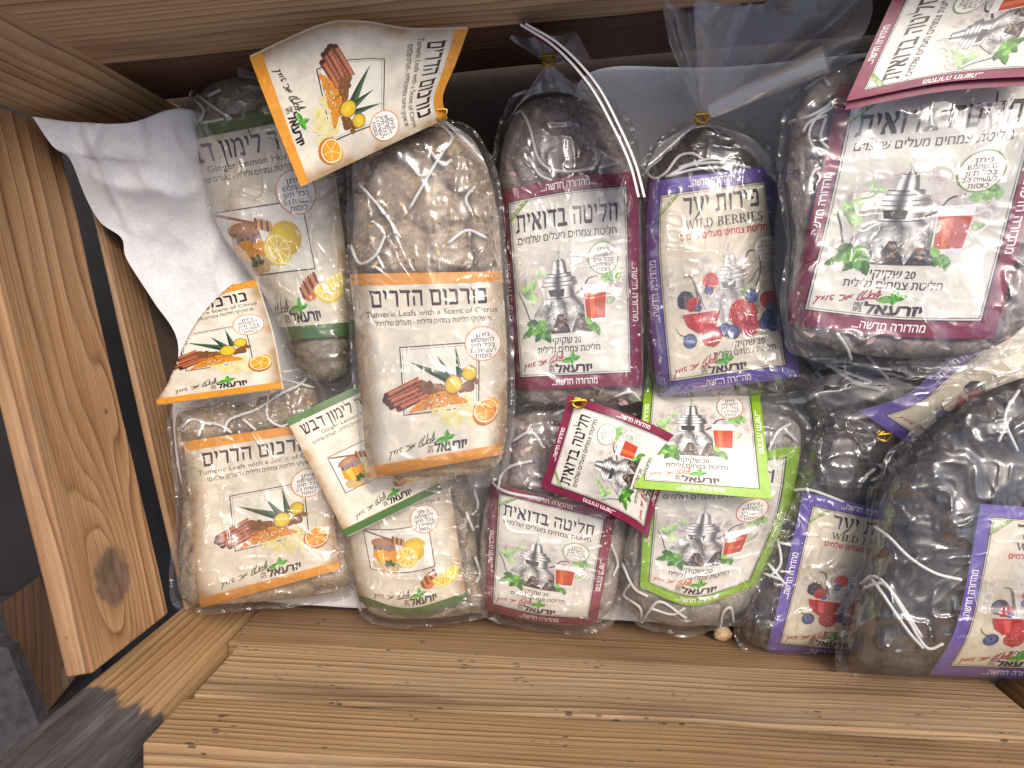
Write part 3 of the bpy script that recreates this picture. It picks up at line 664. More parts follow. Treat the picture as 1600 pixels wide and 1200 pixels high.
def border_design(A, col, u0, u1, v0, v1, ribbon=True):
    A.rect(0, u0, 0, 1, col, 1); A.rect(u1, 1, 0, 1, col, 1); A.rect(u0, u1, 0, v0, col, 1); A.rect(u0, u1, v1, 1, col, 1)
    for k in range(150):     # paper fibres printed in the border
        side = random.random(); f = random.choice((.72, .84, 1.18, 1.32))
        if side < .3: u, v = random.uniform(.004, u0-.012), random.random()
        elif side < .6: u, v = random.uniform(u1+.012, .996), random.random()
        elif side < .8: u, v = random.random(), random.uniform(.004, v0-.010)
        else: u, v = random.random(), random.uniform(v1+.010, .996)
        a = random.random()*6.28; L = random.uniform(.006, .014); q = (u+L*math.cos(a), v+L*math.sin(a)/A.a)
        A.line([(u-L*math.cos(a), v-L*math.sin(a)/A.a), q], .003, tuple(min(1, c*f) for c in col), 2+random.random()*.5)
    dk = srgb(40, 28, 38)
    A.frame(u0, u1, v0, v1, .008, dk, 3); A.frame(u0+.014, u1-.014, v0+.010, v1-.010, .003, dk, 3)
    t = 'מהדורה חדשה...'; m = lambda a, b, k: a+(b-a)*k
    A.text(t, .31, .66, v0*.70, v0*.28, WHITE, 4, .02); A.text(t, .31, .66, 1-(1-v1)*.30, 1-(1-v1)*.72, WHITE, 4, .02)
    A.vtext(t, u0*.72, u0*.26, .66, .37, WHITE, 4, .02); A.vtext(t, 1-(1-u1)*.72, 1-(1-u1)*.26, .42, .70, WHITE, 4, .02)
    if ribbon:
        A.poly([(u0+.006, v0+.075), (u0+.006, v0+.105), (u0+.155, v0+.006), (u0+.11, v0+.006)], srgb(120, 150, 54), 4)
        T, w = outline_text('ללא קפאין', .01)
        e = np.array((.105, -.075)); A._put(T, w, (u0+.016, v0+.092), e, (-.016, -.0135), srgb(228, 234, 190), 5)
def wash(A, u0, u1, v0, v1, c, n, layer=1.2):
    for k in range(n):
        A.blob(random.uniform(u0, u1), random.uniform(v0, v1), random.uniform(.03, .07), c, layer+random.random(), n=12, jit=.2, edge=srgb(214, 206, 196))
def art_pot(col, scriptc, ringc):
    A = Art(1.43)
    wash(A, .16, .86, .40, .60, srgb(176, 164, 166), 26)
    wash(A, .16, .86, .46, .56, srgb(162, 148, 152), 14)
    border_design(A, col, .072, .918, .068, .938)
    A.title('חליטה בדואית', .115, .86, .228, .140, srgb(46, 34, 40), 5)
    A.text('חליטת צמחים מעלים שלמים', .125, .84, .286, .256, srgb(52, 42, 46), 5, .006)
    mint(A, .19, .52, .10, 4, 8, .35, 3); mint(A, .80, .47, .11, 4, 9, .25, 5); mint(A, .27, .44, .06, 4, 5, .5, 8); mint(A, .78, .60, .07, 4, 5, .5, 9)
    teapot(A, .41, .325, .735, .34, 7)
    # glass of tea
    A.poly([(.575, .515), (.755, .515), (.74, .69), (.59, .69)], srgb(232, 230, 226), 9.2)
    A.poly([(.585, .555), (.748, .555), (.735, .675), (.597, .675)], srgb(186, 66, 32), 10)
    A.poly([(.62, .56), (.66, .56), (.66, .67), (.63, .67)], srgb(220, 110, 56), 10.5)
    A.curve([(.75, .55), (.82, .54), (.83, .59), (.745, .64)], .014, srgb(222, 220, 216), 9.4)
    A.blob(.68, .695, .11, srgb(214, 208, 202), 8.8, rv=.018)
    # leaves and sachets in front
    mint(A, .22, .695, .115, 11, 10, 0, 1); mint(A, .27, .72, .09, 12, 7, 0, 2)
    for u in (.335, .485):
        A.poly([(u+.05, .645), (u+.085, .645), (u+.145, .735), (u-.005, .735)], srgb(62, 58, 58), 13)
        for k in range(36):
            y = random.uniform(.66, .73); hw = .07*(y-.63)/.1
            A.blob(u+.07+random.uniform(-hw, hw), y, random.uniform(.005, .012), srgb(*random.choice(((40, 36, 36), (120, 108, 98), (150, 106, 66), (54, 48, 46), (150, 144, 140)))), 13.4+random.random()*.6, n=6, jit=.3)
    mint(A, .655, .70, .085, 14, 6, 0, 4)
    A.text('20 שקיקי', .335, .55, .785, .757, srgb(50, 42, 48), 5, .01)
    A.text('חליטת צמחים גלילית', .22, .69, .826, .800, srgb(50, 42, 48), 5, .008)
    script(A, .105, .42, .872, .050, scriptc); logo(A, .475, .862, .922, .890, .345, .625)
    circle_note(A, .735, .395, .108, ringc, srgb(64, 62, 66))
    return A
def art_berry():
    A = Art(1.43); col = srgb(92, 72, 160)
    wash(A, .16, .86, .40, .62, srgb(172, 160, 144), 24)
    border_design(A, col, .092, .912, .070, .938)
    A.title('פירות יער', .27, .865, .180, .098, srgb(40, 34, 38), 5)
    A.title('WILD BERRIES', .29, .87, .248, .205, srgb(46, 40, 44), 5, LATIN)
    A.text('חליטת צמחים מעלים שלמים', .25, .89, .296, .270, srgb(190, 36, 40), 5, .03)
    teapot(A, .60, .33, .70, .30, 5, .45)
    A.curve([(.70, .44), (.74, .385), (.80, .40), (.81, .48), (.77, .55)], .013, srgb(90, 76, 72), 6)
    A.curve([(.36, .60), (.34, .52), (.31, .47), (.26, .465)], .022, srgb(110, 92, 84), 7.4, .008)
    berry(A, .45, .50, .055, srgb(204, 70, 70), srgb(222, 110, 100), 7); blueberry(A, .43, .545, .032, 9)
    berry(A, .26, .575, .062, srgb(30, 28, 48), srgb(64, 60, 96), 8, 34)
    berry(A, .31, .60, .05, srgb(176, 30, 36), srgb(214, 60, 60), 10); blueberry(A, .345, .618, .024, 12)
    A.blob(.36, .645, .15, srgb(206, 200, 196), 10.5, rv=.022); A.poly([(.225, .64), (.50, .64), (.465, .705), (.39, .735), (.33, .735), (.26, .70)], srgb(178, 34, 38), 12); A.poly([(.30, .65), (.36, .65), (.37, .72), (.34, .72)], srgb(214, 74, 70), 12.6)
    for a in (-2.6, -1.7, -.8): A.leaf(.70, .585, .06, .02, a, srgb(80, 130, 44), 10)
    berry(A, .66, .67, .10, srgb(190, 34, 40), srgb(224, 70, 66), 11, 46); berry(A, .69, .73, .075, srgb(180, 30, 40), srgb(216, 60, 64), 13, 36)
    blueberry(A, .73, .595, .048, 15); berry(A, .845, .62, .06, srgb(186, 40, 50), srgb(220, 80, 80), 12)
    for u, v in ((.86, .66), (.83, .70), (.80, .73), (.875, .715), (.86, .745)): blueberry(A, u, v, .042, 14)
    berry(A, .42, .755, .072, srgb(184, 34, 44), srgb(222, 80, 80), 15, 36)
    blueberry(A, .52, .735, .046, 14); blueberry(A, .575, .75, .05, 15); blueberry(A, .265, .765, .050, 14)
    A.curve([(.25, .745), (.20, .73), (.17, .70)], .007, srgb(60, 50, 50), 14, .003)
    A.text('20 שקיקי', .56, .79, .822, .796, srgb(50, 42, 48), 5, .01)
    A.text('חליטת צמחים גלילית', .42, .86, .858, .834, srgb(50, 42, 48), 5, .008)
    script(A, .13, .45, .885, .048, srgb(176, 40, 44)); logo(A, .50, .874, .926, .898, .37, .64)
    circle_note(A, .865, .385, .09, srgb(150, 150, 100), srgb(80, 76, 74))
    return A
MAROON = srgb(128, 34, 66); GREEN = srgb(136, 178, 40)
ART = {}
def art(k):
    if k not in ART:
        random.seed(hash(k) % 7 if False else {'turmeric': 1, 'ginger': 2, 'bedouin': 3, 'green': 4, 'berry': 5}[k])
        a = {'turmeric': art_turmeric, 'ginger': art_ginger, 'bedouin': lambda: art_pot(MAROON, srgb(160, 30, 50), srgb(110, 150, 74)),
             'green': lambda: art_pot(GREEN, srgb(206, 110, 40), srgb(206, 130, 90)), 'berry': art_berry}[k]()
        ART[k] = (*a.arrays(), a.a)
    return ART[k]

def base_color(kind, u, v):
    n = fbm(u*7, v*9, 3)-.47
    e = np.minimum(np.minimum(u, 1-u), 1)
    c = np.array(srgb(222, 214, 194))*np.ones((*u.shape, 1))
    if kind in ('turmeric', 'ginger'):
        e = np.minimum(e, (np.minimum(v, 1-v)+.03)*1.5)
        k = np.clip((1-e/.15)*(.85+1.6*n), 0, 1)**1.4
        ed = np.array(srgb(142, 104, 50))
        c = c*(1-k[..., None]*.85)+ed*k[..., None]*.85
        c = c*(1+n[..., None]*.55)
    else:
        top = np.clip(1-np.abs(v-.52)/.22, 0, 1)[..., None]
        c = np.array(srgb(224, 220, 208) if kind != 'berry' else srgb(222, 212, 188))*(1-top*.30)*np.ones((*u.shape, 1))
        c = c*(1+n[..., None]*.35)
    return np.clip(c, 0, .86)

# ------------------------------------------------------------------ label surfaces
def coons(top, right, bottom, left):
    """boundary polylines: top TL->TR, right TR->BR, bottom BL->BR, left TL->BL (any dimension)"""
    def mk(P):
        Q = catmull(P, 200) if len(P) > 2 else np.asarray(P[0], float)+(np.asarray(P[1], float)-np.asarray(P[0], float))*np.linspace(0, 1, 200)[:, None]
        s = np.r_[0, np.cumsum(np.linalg.norm(np.diff(Q[:, :2], axis=0), axis=1))]; s /= s[-1]
        return lambda t: np.stack([np.interp(t, s, Q[:, k]) for k in range(Q.shape[1])], -1)
    T, R, B, L = mk(top), mk(right), mk(bottom), mk(left)
    c00, c10, c01, c11 = (np.asarray(x, float) for x in (top[0], top[-1], bottom[0], bottom[-1]))
    def f(u, v):
        U = u[..., None]; V = v[..., None]
        return (1-V)*T(u)+V*B(u)+(1-U)*L(v)+U*R(v)-((1-U)*(1-V)*c00+U*(1-V)*c10+(1-U)*V*c01+U*V*c11)
    return f
EPS = 2.2e-5
def label_mesh(name, kind, surf, parent, org, back=None, lift=2.0e-4, nu=44):
    """surf(u,v) -> world points; base sheet plus the print laid on it"""
    T, Cc, Ly, a = art(kind); nv = int(nu*a)
    uu, vv = np.meshgrid(np.linspace(0, 1, nu), np.linspace(0, 1, nv))
    P = surf(uu, vv).reshape(-1, 3); col = base_color(kind, uu, vv).reshape(-1, 3)
    Fs = [(j*nu+i, (j+1)*nu+i, (j+1)*nu+i+1, j*nu+i+1) for j in range(nv-1) for i in range(nu-1)]
    V = [P]; CC = [col]; n0 = len(P)
    if back is not None:             # a folded card: plain second leaf under the first, thin rim
        for b in back:
            Q = P.copy()+np.array(b); V.append(Q); CC.append(np.tile({'bedouin': MAROON, 'green': GREEN, 'turmeric': srgb(225, 214, 196)}.get(kind, srgb(214, 206, 192)), (len(Q), 1)))
            Fs += [tuple(n0+i for i in (j*nu+i_, (j+1)*nu+i_, (j+1)*nu+i_+1, j*nu+i_+1)) for j in range(nv-1) for i_ in range(nu-1)]
            n0 += len(Q)
    # normals for lifting the ink
    e = 1e-3; uT, vT = np.clip(T[..., 0], 0, 1), np.clip(T[..., 1], 0, 1)
    p = surf(uT, vT); du = surf(np.clip(uT+e, 0, 1), vT)-surf(np.clip(uT-e, 0, 1), vT); dv = surf(uT, np.clip(vT+e, 0, 1))-surf(uT, np.clip(vT-e, 0, 1))
    nn = np.cross(dv, du); nn /= np.linalg.norm(nn, axis=-1, keepdims=True)+1e-12
    p = p + nn*(lift+Ly[..., None]*EPS)
    q = p.reshape(-1, 3); V.append(q); CC.append(Cc.reshape(-1, 3))
    Fs += [(n0+3*i, n0+3*i+1, n0+3*i+2) for i in range(len(T))]
    return mesh(name, np.concatenate(V), Fs, M_print, parent, org, cols=np.concatenate(CC))

# ------------------------------------------------------------------ a packet
class Pack:
    def __init__(s, outline, zb, H, dref=46, seed=0, dome=.14):
        s.o = closed(outline, 100); s.zb = zb; s.H = H; s.dref = dref; s.seed = seed; s.dome = dome
        s.c = s.o.mean(0)
        a, b = s.o, np.roll(s.o, -1, 0); s.A, s.Bv = a, b-a
        s.inr = None; d = s.sd(s.c[None, :])[0]; s.inr = max(float(d), 30)
    def sd(s, p, near=False):
        p = np.asarray(p, float); sh = p.shape[:-1]; p = p.reshape(-1, 2); out = np.empty(len(p)); nr = np.empty_like(p)
        for k in range(0, len(p), 20000):
            q = p[k:k+20000]; d = q[:, None, :]-s.A[None]; bb = (s.Bv**2).sum(1)
            t = np.clip((d*s.Bv[None]).sum(2)/bb, 0, 1); w = d-t[..., None]*s.Bv[None]; dd = (w**2).sum(2); i = dd.argmin(1)
            r = np.sqrt(dd[np.arange(len(q)), i])
            y1 = s.A[:, 1]; y2 = y1+s.Bv[:, 1]; x1 = s.A[:, 0]
            cr = ((y1[None] > q[:, 1:2]) != (y2[None] > q[:, 1:2])) & (q[:, :1] < s.Bv[None, :, 0]*(q[:, 1:2]-y1[None])/np.where(s.Bv[:, 1] == 0, 1e-9, s.Bv[:, 1])[None]+x1[None])
            ins = cr.sum(1) % 2 == 1
            out[k:k+20000] = np.where(ins, r, -r); nr[k:k+20000] = s.A[i]+t[np.arange(len(q)), i][:, None]*s.Bv[i]
        if near: return out.reshape(sh), nr.reshape(*sh, 2)
        return out.reshape(sh)
    def h(s, p, sdv=None):
        d = np.maximum(s.sd(p) if sdv is None else sdv, 0)
        g = np.sqrt(np.clip(1-(1-np.clip(d/s.dref, 0, 1))**2, 0, 1))
        g = g*(1-s.dome)+s.dome*np.clip(d/s.inr, 0, 1)
        return s.zb+s.H*(.38+.62*g)
    def wrapped(s, p, off):
        """label points beyond the outline are carried down round the packet's side"""
        m = 2.5
        d, nr = s.sd(p, True)
        inw = s.c-nr; inw = inw/(np.linalg.norm(inw, axis=-1, keepdims=True)+1e-9)
        over = np.clip(m-d, 0, None)
        q = np.where((d < m)[..., None], nr+inw*m, p)
        z = s.h(q)+off-over*PXM(s.zb)*.9
        return q, np.maximum(z, s.zb-.004)

FILMSEED = [0]
def build_pack(kind, outline, zb, H, label, lab=None, card=None, strings=(), ties=(), necks=(), rolls=(), dref=46, seed=1, wr=1.0, glare=.25, group='packets of herbal tea in the crate', fillcol=1.0, chips=110, lay_noise=1.0):
    pk = Pack(outline, zb, H, dref, seed)
    org = at(pk.c[0], pk.c[1], zb)
    root = thing('tea_packet', label, 'tea packet', org, group)
    # --- contents: lumps of sachets
    nr_, nt = 46, 180
    ts = 1-np.linspace(0, 1, nr_)**1.25
    pko = closed(outline, nt); inner = pk.c+(pko-pk.c)*.955
    seeds = []
    lo, hi = pk.o.min(0), pk.o.max(0)
    rnd = np.random.default_rng(seed)
    step = 78
    for y in np.arange(lo[1], hi[1]+step, step*.9):
        for x in np.arange(lo[0], hi[0]+step, step): seeds.append((x+rnd.uniform(-33, 33), y+rnd.uniform(-33, 33)))
    seeds = np.array(seeds); sv = rnd.uniform(.74, 1.2, len(seeds)); st = rnd.uniform(-1, 1, (len(seeds), 2))
    P2 = np.concatenate([pk.c+(inner-pk.c)*t for t in ts[:-1]]+[pk.c[None]])
    def lumps(p):
        d = np.linalg.norm(p[:, None]-seeds[None], axis=2); i = np.argsort(d, 1)
        a = np.arange(len(p)); f1, f2 = d[a, i[:, 0]], d[a, i[:, 1]]
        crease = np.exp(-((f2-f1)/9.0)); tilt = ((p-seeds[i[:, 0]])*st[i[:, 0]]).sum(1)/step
        return -.0075*crease+.0034*tilt+.0025*(fbm(p[:, 0]/14, p[:, 1]/14, seed)-.5), sv[i[:, 0]]*(1-.25*np.exp(-((f2-f1)/5.0)))  # second value: random sachet tone, with shade painted into the creases
    def under_label(p):
        if lab is None: return np.zeros(len(p))
        lp = np.concatenate([catmull(lab[0], 12), catmull(lab[1], 12), catmull(lab[2], 12)[::-1], catmull(lab[3], 12)[::-1]])
        k = Pack.__new__(Pack); k.A = lp; k.Bv = np.roll(lp, -1, 0)-lp; k.Bv[np.abs(k.Bv).sum(1) < 1e-9] = 1e-6
        return np.clip((k.sd(p)+8)/10, 0, 1)
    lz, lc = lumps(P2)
    zt = pk.h(P2)-.0022+lz-.004*under_label(P2)
    Vt = at(P2[:, 0], P2[:, 1], zt)
    under = pk.c+(inner-pk.c)*.93; Vu = at(under[:, 0], under[:, 1], zb+H*.10); cb = at(pk.c[0], pk.c[1], zb+.001)
    V = np.vstack([Vt, Vu, cb[None]]); nT = len(Vt)
    Fs = [(r*nt+k, r*nt+(k+1) % nt, (r+1)*nt+(k+1) % nt, (r+1)*nt+k) for r in range(nr_-2) for k in range(nt)]
    Fs += [((nr_-2)*nt+k, (nr_-2)*nt+(k+1) % nt, nT-1) for k in range(nt)]
    Fs += [(nT+k, nT+(k+1) % nt, (k+1) % nt, k) for k in range(nt)] + [(len(V)-1, nT+(k+1) % nt, nT+k) for k in range(nt)]
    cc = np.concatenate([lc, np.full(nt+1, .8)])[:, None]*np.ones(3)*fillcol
    # herb chips lying in the sachets
    pal = {'turmeric': [(150, 108, 62), (110, 76, 48), (196, 160, 90), (84, 60, 44)], 'ginger': [(132, 112, 70), (96, 88, 58), (170, 150, 100)],
           'bedouin': [(186, 140, 132), (124, 92, 90), (196, 166, 144), (104, 76, 116), (150, 124, 90), (200, 180, 150)], 'green': [(122, 116, 92), (146, 140, 120), (92, 92, 72)],
           'berry': [(60, 48, 50), (78, 62, 60), (46, 42, 44), (66, 58, 56), (112, 84, 58)]}[kind]
    cv, cf, ccol = [], [], []
    nb = len(V)
    cand = np.stack([rnd.uniform(lo[0], hi[0], chips), rnd.uniform(lo[1], hi[1], chips)], 1)
    csd = pk.sd(cand); cand = cand[(csd > 12) & (under_label(cand) < .1)]
    cz = pk.h(cand)-.0024+lumps(cand)[0]; cq = at(cand[:, 0], cand[:, 1], cz)
    for q in cq:
        a = rnd.uniform(0, 6.28); big = 1.9 if kind == 'bedouin' and rnd.random() < .4 else 1.0; L, W = big*rnd.uniform(.0012, .0042), big*rnd.uniform(.0006, .0017)
        t = np.array([math.cos(a), math.sin(a), rnd.uniform(-.3, .3)]); b = np.array([-math.sin(a), math.cos(a), rnd.uniform(-.3, .3)])
        i0 = nb+len(cv); cv += [q+t*L, q+b*W, q-t*L*.8+b*W*.4, q-b*W, q+np.array([0, 0, .0006])]
        cf += [(i0, i0+1, i0+4), (i0+1, i0+2, i0+4), (i0+2, i0+3, i0+4), (i0+3, i0, i0+4)]
        c = np.array(srgb(*pal[rnd.integers(len(pal))]))*rnd.uniform(.6, 1.1); ccol += [c/np.array(srgb(128, 112, 98))*fillcol]*5
    if cv: V = np.vstack([V, np.array(cv)]); Fs = Fs+cf; cc = np.vstack([cc, np.clip(np.array(ccol), 0, 2.5)])
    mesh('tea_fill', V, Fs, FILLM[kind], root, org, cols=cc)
    # --- label under the film
    if lab is not None:
        f = coons(*lab)
        def surf(u, v):
            q, z = pk.wrapped(f(u, v), .0002)
            z = z+lay_noise*.0022*(fbm(q[..., 0]/46, q[..., 1]/46, seed+5, 2)-.37)
            return at(q[..., 0], q[..., 1], z)
        label_mesh('label', kind, surf, root, org)
    # --- strings of the sachets, just under the film
    for S in strings:
        S = catmull(S, (len(S)-1)*7+1); z = pk.h(S)+.0003
        P = at(S[:, 0], S[:, 1], z)
        v_, f_ = tube(P, .00105, 6, 1); mesh('string', v_, f_, M_string, root, org)
    # --- film skin
    FILMSEED[0] += 1; fs = FILMSEED[0]*13
    nr2, nt2 = 84, 300
    oo = closed(outline, nt2); c = pk.c
    th = np.arange(nt2)/nt2
    rim = 1.030+.040*(noise2(th*30, th*0, fs)-.35)+.02*(noise2(th*90, th*0+3, fs)-.4)
    ts = 1-np.linspace(0, 1, nr2)**1.15
    rings = [c+(oo-c)*(1+(rim[:, None]-1)*t)*t for t in ts[:-1]]
    P2 = np.concatenate(rings+[c[None]])
    d = pk.sd(P2); z = pk.h(P2, d)+.0024
    x, y = P2[:, 0], P2[:, 1]
    wx = x+22*(noise2(x/60, y/60, fs+1)-.5); wy = y+22*(noise2(x/60, y/60, fs+2)-.5)
    ang = np.arctan2(y-c[1], x-c[0])
    r1 = ridge(wx/62, wy/62, fs+3)**5; r2 = ridge(wx/30+3, wy/41, fs+4)**6; r3 = ridge(ang*5.5+noise2(x/40, y/40, fs+5), np.linalg.norm(P2-c, axis=1)/130, fs+6)**5
    edge = np.exp(-np.maximum(d, 0)/38)
    msk = np.clip(fbm(x/75, y/75, fs+8, 2)*4-1.25, 0, 1)
    lbl = under_label(P2)
    w = .0060*r1*(msk*.8+.15)+.0030*r2*msk+.0042*r3*(edge+.10)+.0005*fbm(x/24, y/24, fs+7, 2)
    r3ok = np.clip((np.linalg.norm(P2-c, axis=1)-25)/70, 0, 1)
    w = w-.0042*r3*(edge+.10)*(1-r3ok)
    w = w*(1-.35*lbl)+.0034*ridge(wx/30+5, wy/20, fs+14)**10*(.15+1.4*edge)+glare*.020*fbm(wx/105, wy/125, fs+11, 2)
    z = z+wr*w
    Vt = at(x, y, z); Vu2 = c+(oo-c)*.95; Vu = at(Vu2[:, 0], Vu2[:, 1], np.full(nt2, zb+H*.04)); cb = at(c[0], c[1], zb-.0005)
    V = np.vstack([Vt, Vu, cb[None]]); nT = len(Vt)
    Fs = [(r*nt2+k, r*nt2+(k+1) % nt2, (r+1)*nt2+(k+1) % nt2, (r+1)*nt2+k) for r in range(nr2-2) for k in range(nt2)]
    Fs += [((nr2-2)*nt2+k, (nr2-2)*nt2+(k+1) % nt2, nT-1) for k in range(nt2)]
    Fs += [(nT+k, nT+(k+1) % nt2, (k+1) % nt2, k) for k in range(nt2)] + [(len(V)-1, nT+(k+1) % nt2, nT+k) for k in range(nt2)]
    mesh('film', V, Fs, M_film, root, org)
    # --- loose film above the knot
    for (knot, kz, spread, sz, amp) in necks:
        S = catmull(spread, 60); n_t = 26; Vn = []
        for i in range(n_t):
            t = .04+.96*i/(n_t-1)
            q = np.array(knot)+(S-np.array(knot))*t
            zz = kz+(sz-kz)*t+amp*t*(np.sin(np.linspace(0, 17, 60)+2.2*noise2(np.linspace(0, 6, 60), np.full(60, t*3), fs))*.8+1.2*(fbm(q[:, 0]/30, q[:, 1]/30, fs+9, 3)-.5))
            Vn.append(at(q[:, 0], q[:, 1], zz))
        Vn = np.concatenate(Vn)
        Fs = [(i*60+k, i*60+k+1, (i+1)*60+k+1, (i+1)*60+k) for i in range(n_t-1) for k in range(59)]
        mesh('film_neck', Vn, Fs, M_neck, root, org)
    for (a, b, za, zb2, r0, r1_) in rolls:
        A_, B_ = at(*a, za), at(*b, zb2); ax = B_-A_; ax /= np.linalg.norm(ax); n1 = np.cross(ax, [0, 0, 1.]); n1 /= np.linalg.norm(n1); n2 = np.cross(n1, ax)
        Vn = []
        for i in range(24):
            t = i/23; r = r0+(r1_-r0)*t
            for k in range(40):
                th_ = k/39*2*math.pi*1.35; rr = r*(1-.12*k/39)*(1+.06*math.sin(5*t+3*th_))
                Vn.append(A_+(B_-A_)*t+(n1*math.cos(th_)+n2*math.sin(th_))*rr)
        Fs = [(i*40+k, i*40+k+1, (i+1)*40+k+1, (i+1)*40+k) for i in range(23) for k in range(39)]
        mesh('film_roll', Vn, Fs, M_neck, root, org)
    # --- twist ties
    for (tx, ty, tz) in ties:
        p = at(tx, ty, tz); P = [p+np.array([.004*math.cos(1.9*k)*(1 if k < 7 else 1.8), .0035*math.sin(1.9*k), .0011*k-.004]) for k in range(9)]
        v_, f_ = tube(P, .0008, 6, 5); mesh('twist_tie', v_, f_, M_gold, root, org)
    # --- header card
    if card is not None:
        f = coons(*card['edges']); bz = card.get('bulge', 0); wp = card.get('wrap')
        wpk = Pack(wp, .0, .0) if wp is not None else None
        def surf(u, v):
            q = f(u, v); xy, z = q[..., :2], q[..., 2]
            if bz: z = z+bz*4*u*(1-u)*(.5+.5*np.sin(math.pi*v))
            z = z+.0012*(fbm(u*3, v*3, seed+31, 2)-.37)
            if wpk is not None:
                d, nr = wpk.sd(xy, True); over = np.clip(2-d, 0, None)
                xy = np.where((d < 2)[..., None], nr, xy); z = z-.0012*np.minimum(over, 6)-over*PXM(.06)*.85
            return at(xy[..., 0], xy[..., 1], z)
        label_mesh('header_card', card.get('kind', kind), surf, root, org, back=card.get('back', [(0.0004, -.0008, -.0018)]))
    return root, org

# ================================================================== THE CRATE
LT, MD, DK = srgb(196, 158, 112), srgb(158, 114, 72), srgb(112, 72, 42)
crate = thing('wooden_crate', 'open crate of knotty pine slats holding packets of herbal tea', 'crate', tuple(at(847, 493, -.012)))
CO = np.array(crate.location)
def board_world(name, A, B, z0, z1, thick, out, mat, bev=.002, label=None):
    """upright board between world xy points A and B, from z0 to z1, its thickness going towards `out`"""
    A = np.array(A[:2]); B = np.array(B[:2]); L = np.linalg.norm(B-A); t = (B-A)/L
    n = np.array((-t[1], t[0])); n = n if n@np.array(out) > 0 else -n
    import bmesh
    bm = bmesh.new(); seg = 26
    uvv = {}
    vs = []
    for i in range(seg+1):
        s = L*i/seg; wob = .0012*(noise2(np.array(s*18), np.array(z0*9), 5)-.5)
        ring = []
        for (w, d) in ((z0, 0), (z1, 0), (z1, thick), (z0, thick)):
            xy = A+t*s+n*(d+(float(wob) if d == 0 else 0))
            ring.append(bm.verts.new((xy[0], xy[1], w+float(.0016*(noise2(np.array(s*25), np.array(w*40), 9)-.5)))))
        vs.append(ring)
    for i in range(seg):
        for k in range(4): bm.faces.new((vs[i][k], vs[i][(k+1) % 4], vs[i+1][(k+1) % 4], vs[i+1][k]))
    bm.faces.new(vs[0][::-1]); bm.faces.new(vs[-1])
    bmesh.ops.recalc_face_normals(bm, faces=bm.faces)
    bmesh.ops.bevel(bm, geom=[e for e in bm.edges if e.calc_face_angle(0) > .8], offset=bev, segments=3, affect='EDGES', profile=.6)
    me = bpy.data.meshes.new(name)
    uvl = bm.loops.layers.uv.new('UVMap')
    for f in bm.faces:
        for lp in f.loops:
            p = np.array(lp.vert.co); r = p[:2]-A
            lp[uvl].uv = (float(r@t), float(p[2]-z0+r@n))
        f.smooth = False
    for v in bm.verts: v.co -= Vector(CO)
    bm.to_mesh(me); bm.free(); me.materials.append(mat)
    o = link(name, me, crate)
    if label: o['label'] = label
    return o
def W(px, py, z): return at(px, py, z)[:2]
left_m = wood('pine_left', srgb(202, 164, 122), srgb(164, 120, 82), srgb(106, 66, 42), rings=64, seed=1, warp=.8,
              knots=((.314, .056, .066, .024, 4.2, .0205), (.20, .012, .05, .02, 1.6, .00001), (.205, .020, .004, .004, .0, .0026)), specks=.6)
lo_m = wood('pine_lower_left', srgb(198, 162, 122), srgb(170, 128, 90), srgb(128, 86, 56), rings=120, seed=2, warp=.7)
near1 = wood('pine_near_low', srgb(178, 148, 110), srgb(146, 112, 78), srgb(86, 58, 38), rings=240, seed=3, warp=.6, specks=1.6)
near2 = wood('pine_near_mid', srgb(196, 168, 132), srgb(162, 130, 96), srgb(92, 64, 44), rings=135, seed=4, warp=1.0, specks=1.4)
near3 = wood('pine_near_top', srgb(186, 154, 114), srgb(152, 116, 80), srgb(90, 60, 38), rings=190, seed=5, warp=.8, specks=1.6)
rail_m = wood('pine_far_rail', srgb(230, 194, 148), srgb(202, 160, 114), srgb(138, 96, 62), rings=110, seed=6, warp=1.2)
post_m = wood('pine_post', srgb(190, 158, 118), srgb(166, 128, 86), srgb(116, 80, 48), rings=170, seed=7, warp=.5, paint_z=.165, gloss=.5)
post2_m = wood('pine_post_far', srgb(228, 192, 146), srgb(200, 158, 112), srgb(136, 94, 60), rings=150, seed=8, warp=.6)

# left wall
a1, b1 = W(88, 200, .07), W(264, 958, .07)
board_world('slat', a1, b1, .070, .168, .018, (-1, 0), left_m, label='broad pine slat with a dark knot near its lower end')
tl = (b1-a1)/np.linalg.norm(b1-a1)
board_world('slat', a1-tl*.01, b1+tl*.01, -.012, .039, .006, (-1, 0), lo_m)
# far wall
a2, b2 = W(165, 100, .105), W(1215, 0, .105); tf = (b2-a2)/np.linalg.norm(b2-a2)
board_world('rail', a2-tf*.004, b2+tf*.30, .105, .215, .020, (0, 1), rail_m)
board_world('slat', a2-tf*.01, b2+tf*.30, .020, .1035, .018, (0, 1), wood('pine_far_low', srgb(120, 84, 56), srgb(96, 64, 40), srgb(66, 42, 26), rings=140, seed=9))  # slat widened, its dark colour standing in for the shaded gap below the rail
# near wall
a3, b3 = W(375, 1005, .07), W(1540, 1065, .07); tn = (b3-a3)/np.linalg.norm(b3-a3); nn_ = np.array((tn[1], -tn[0]))
board_world('slat', a3-tn*.01, b3+tn*.01, -.012, .0685, .018, (0, -1), near1)
board_world('slat', a3+tn*.002-nn_*.0025, b3-nn_*.0025, .0705, .1515, .018, (0, -1), near2, label='wide pale slat with dark specks along its edge')
board_world('slat', a3-tn*.003, b3+tn*.03, .1535, .207, .018, (0, -1), near3)

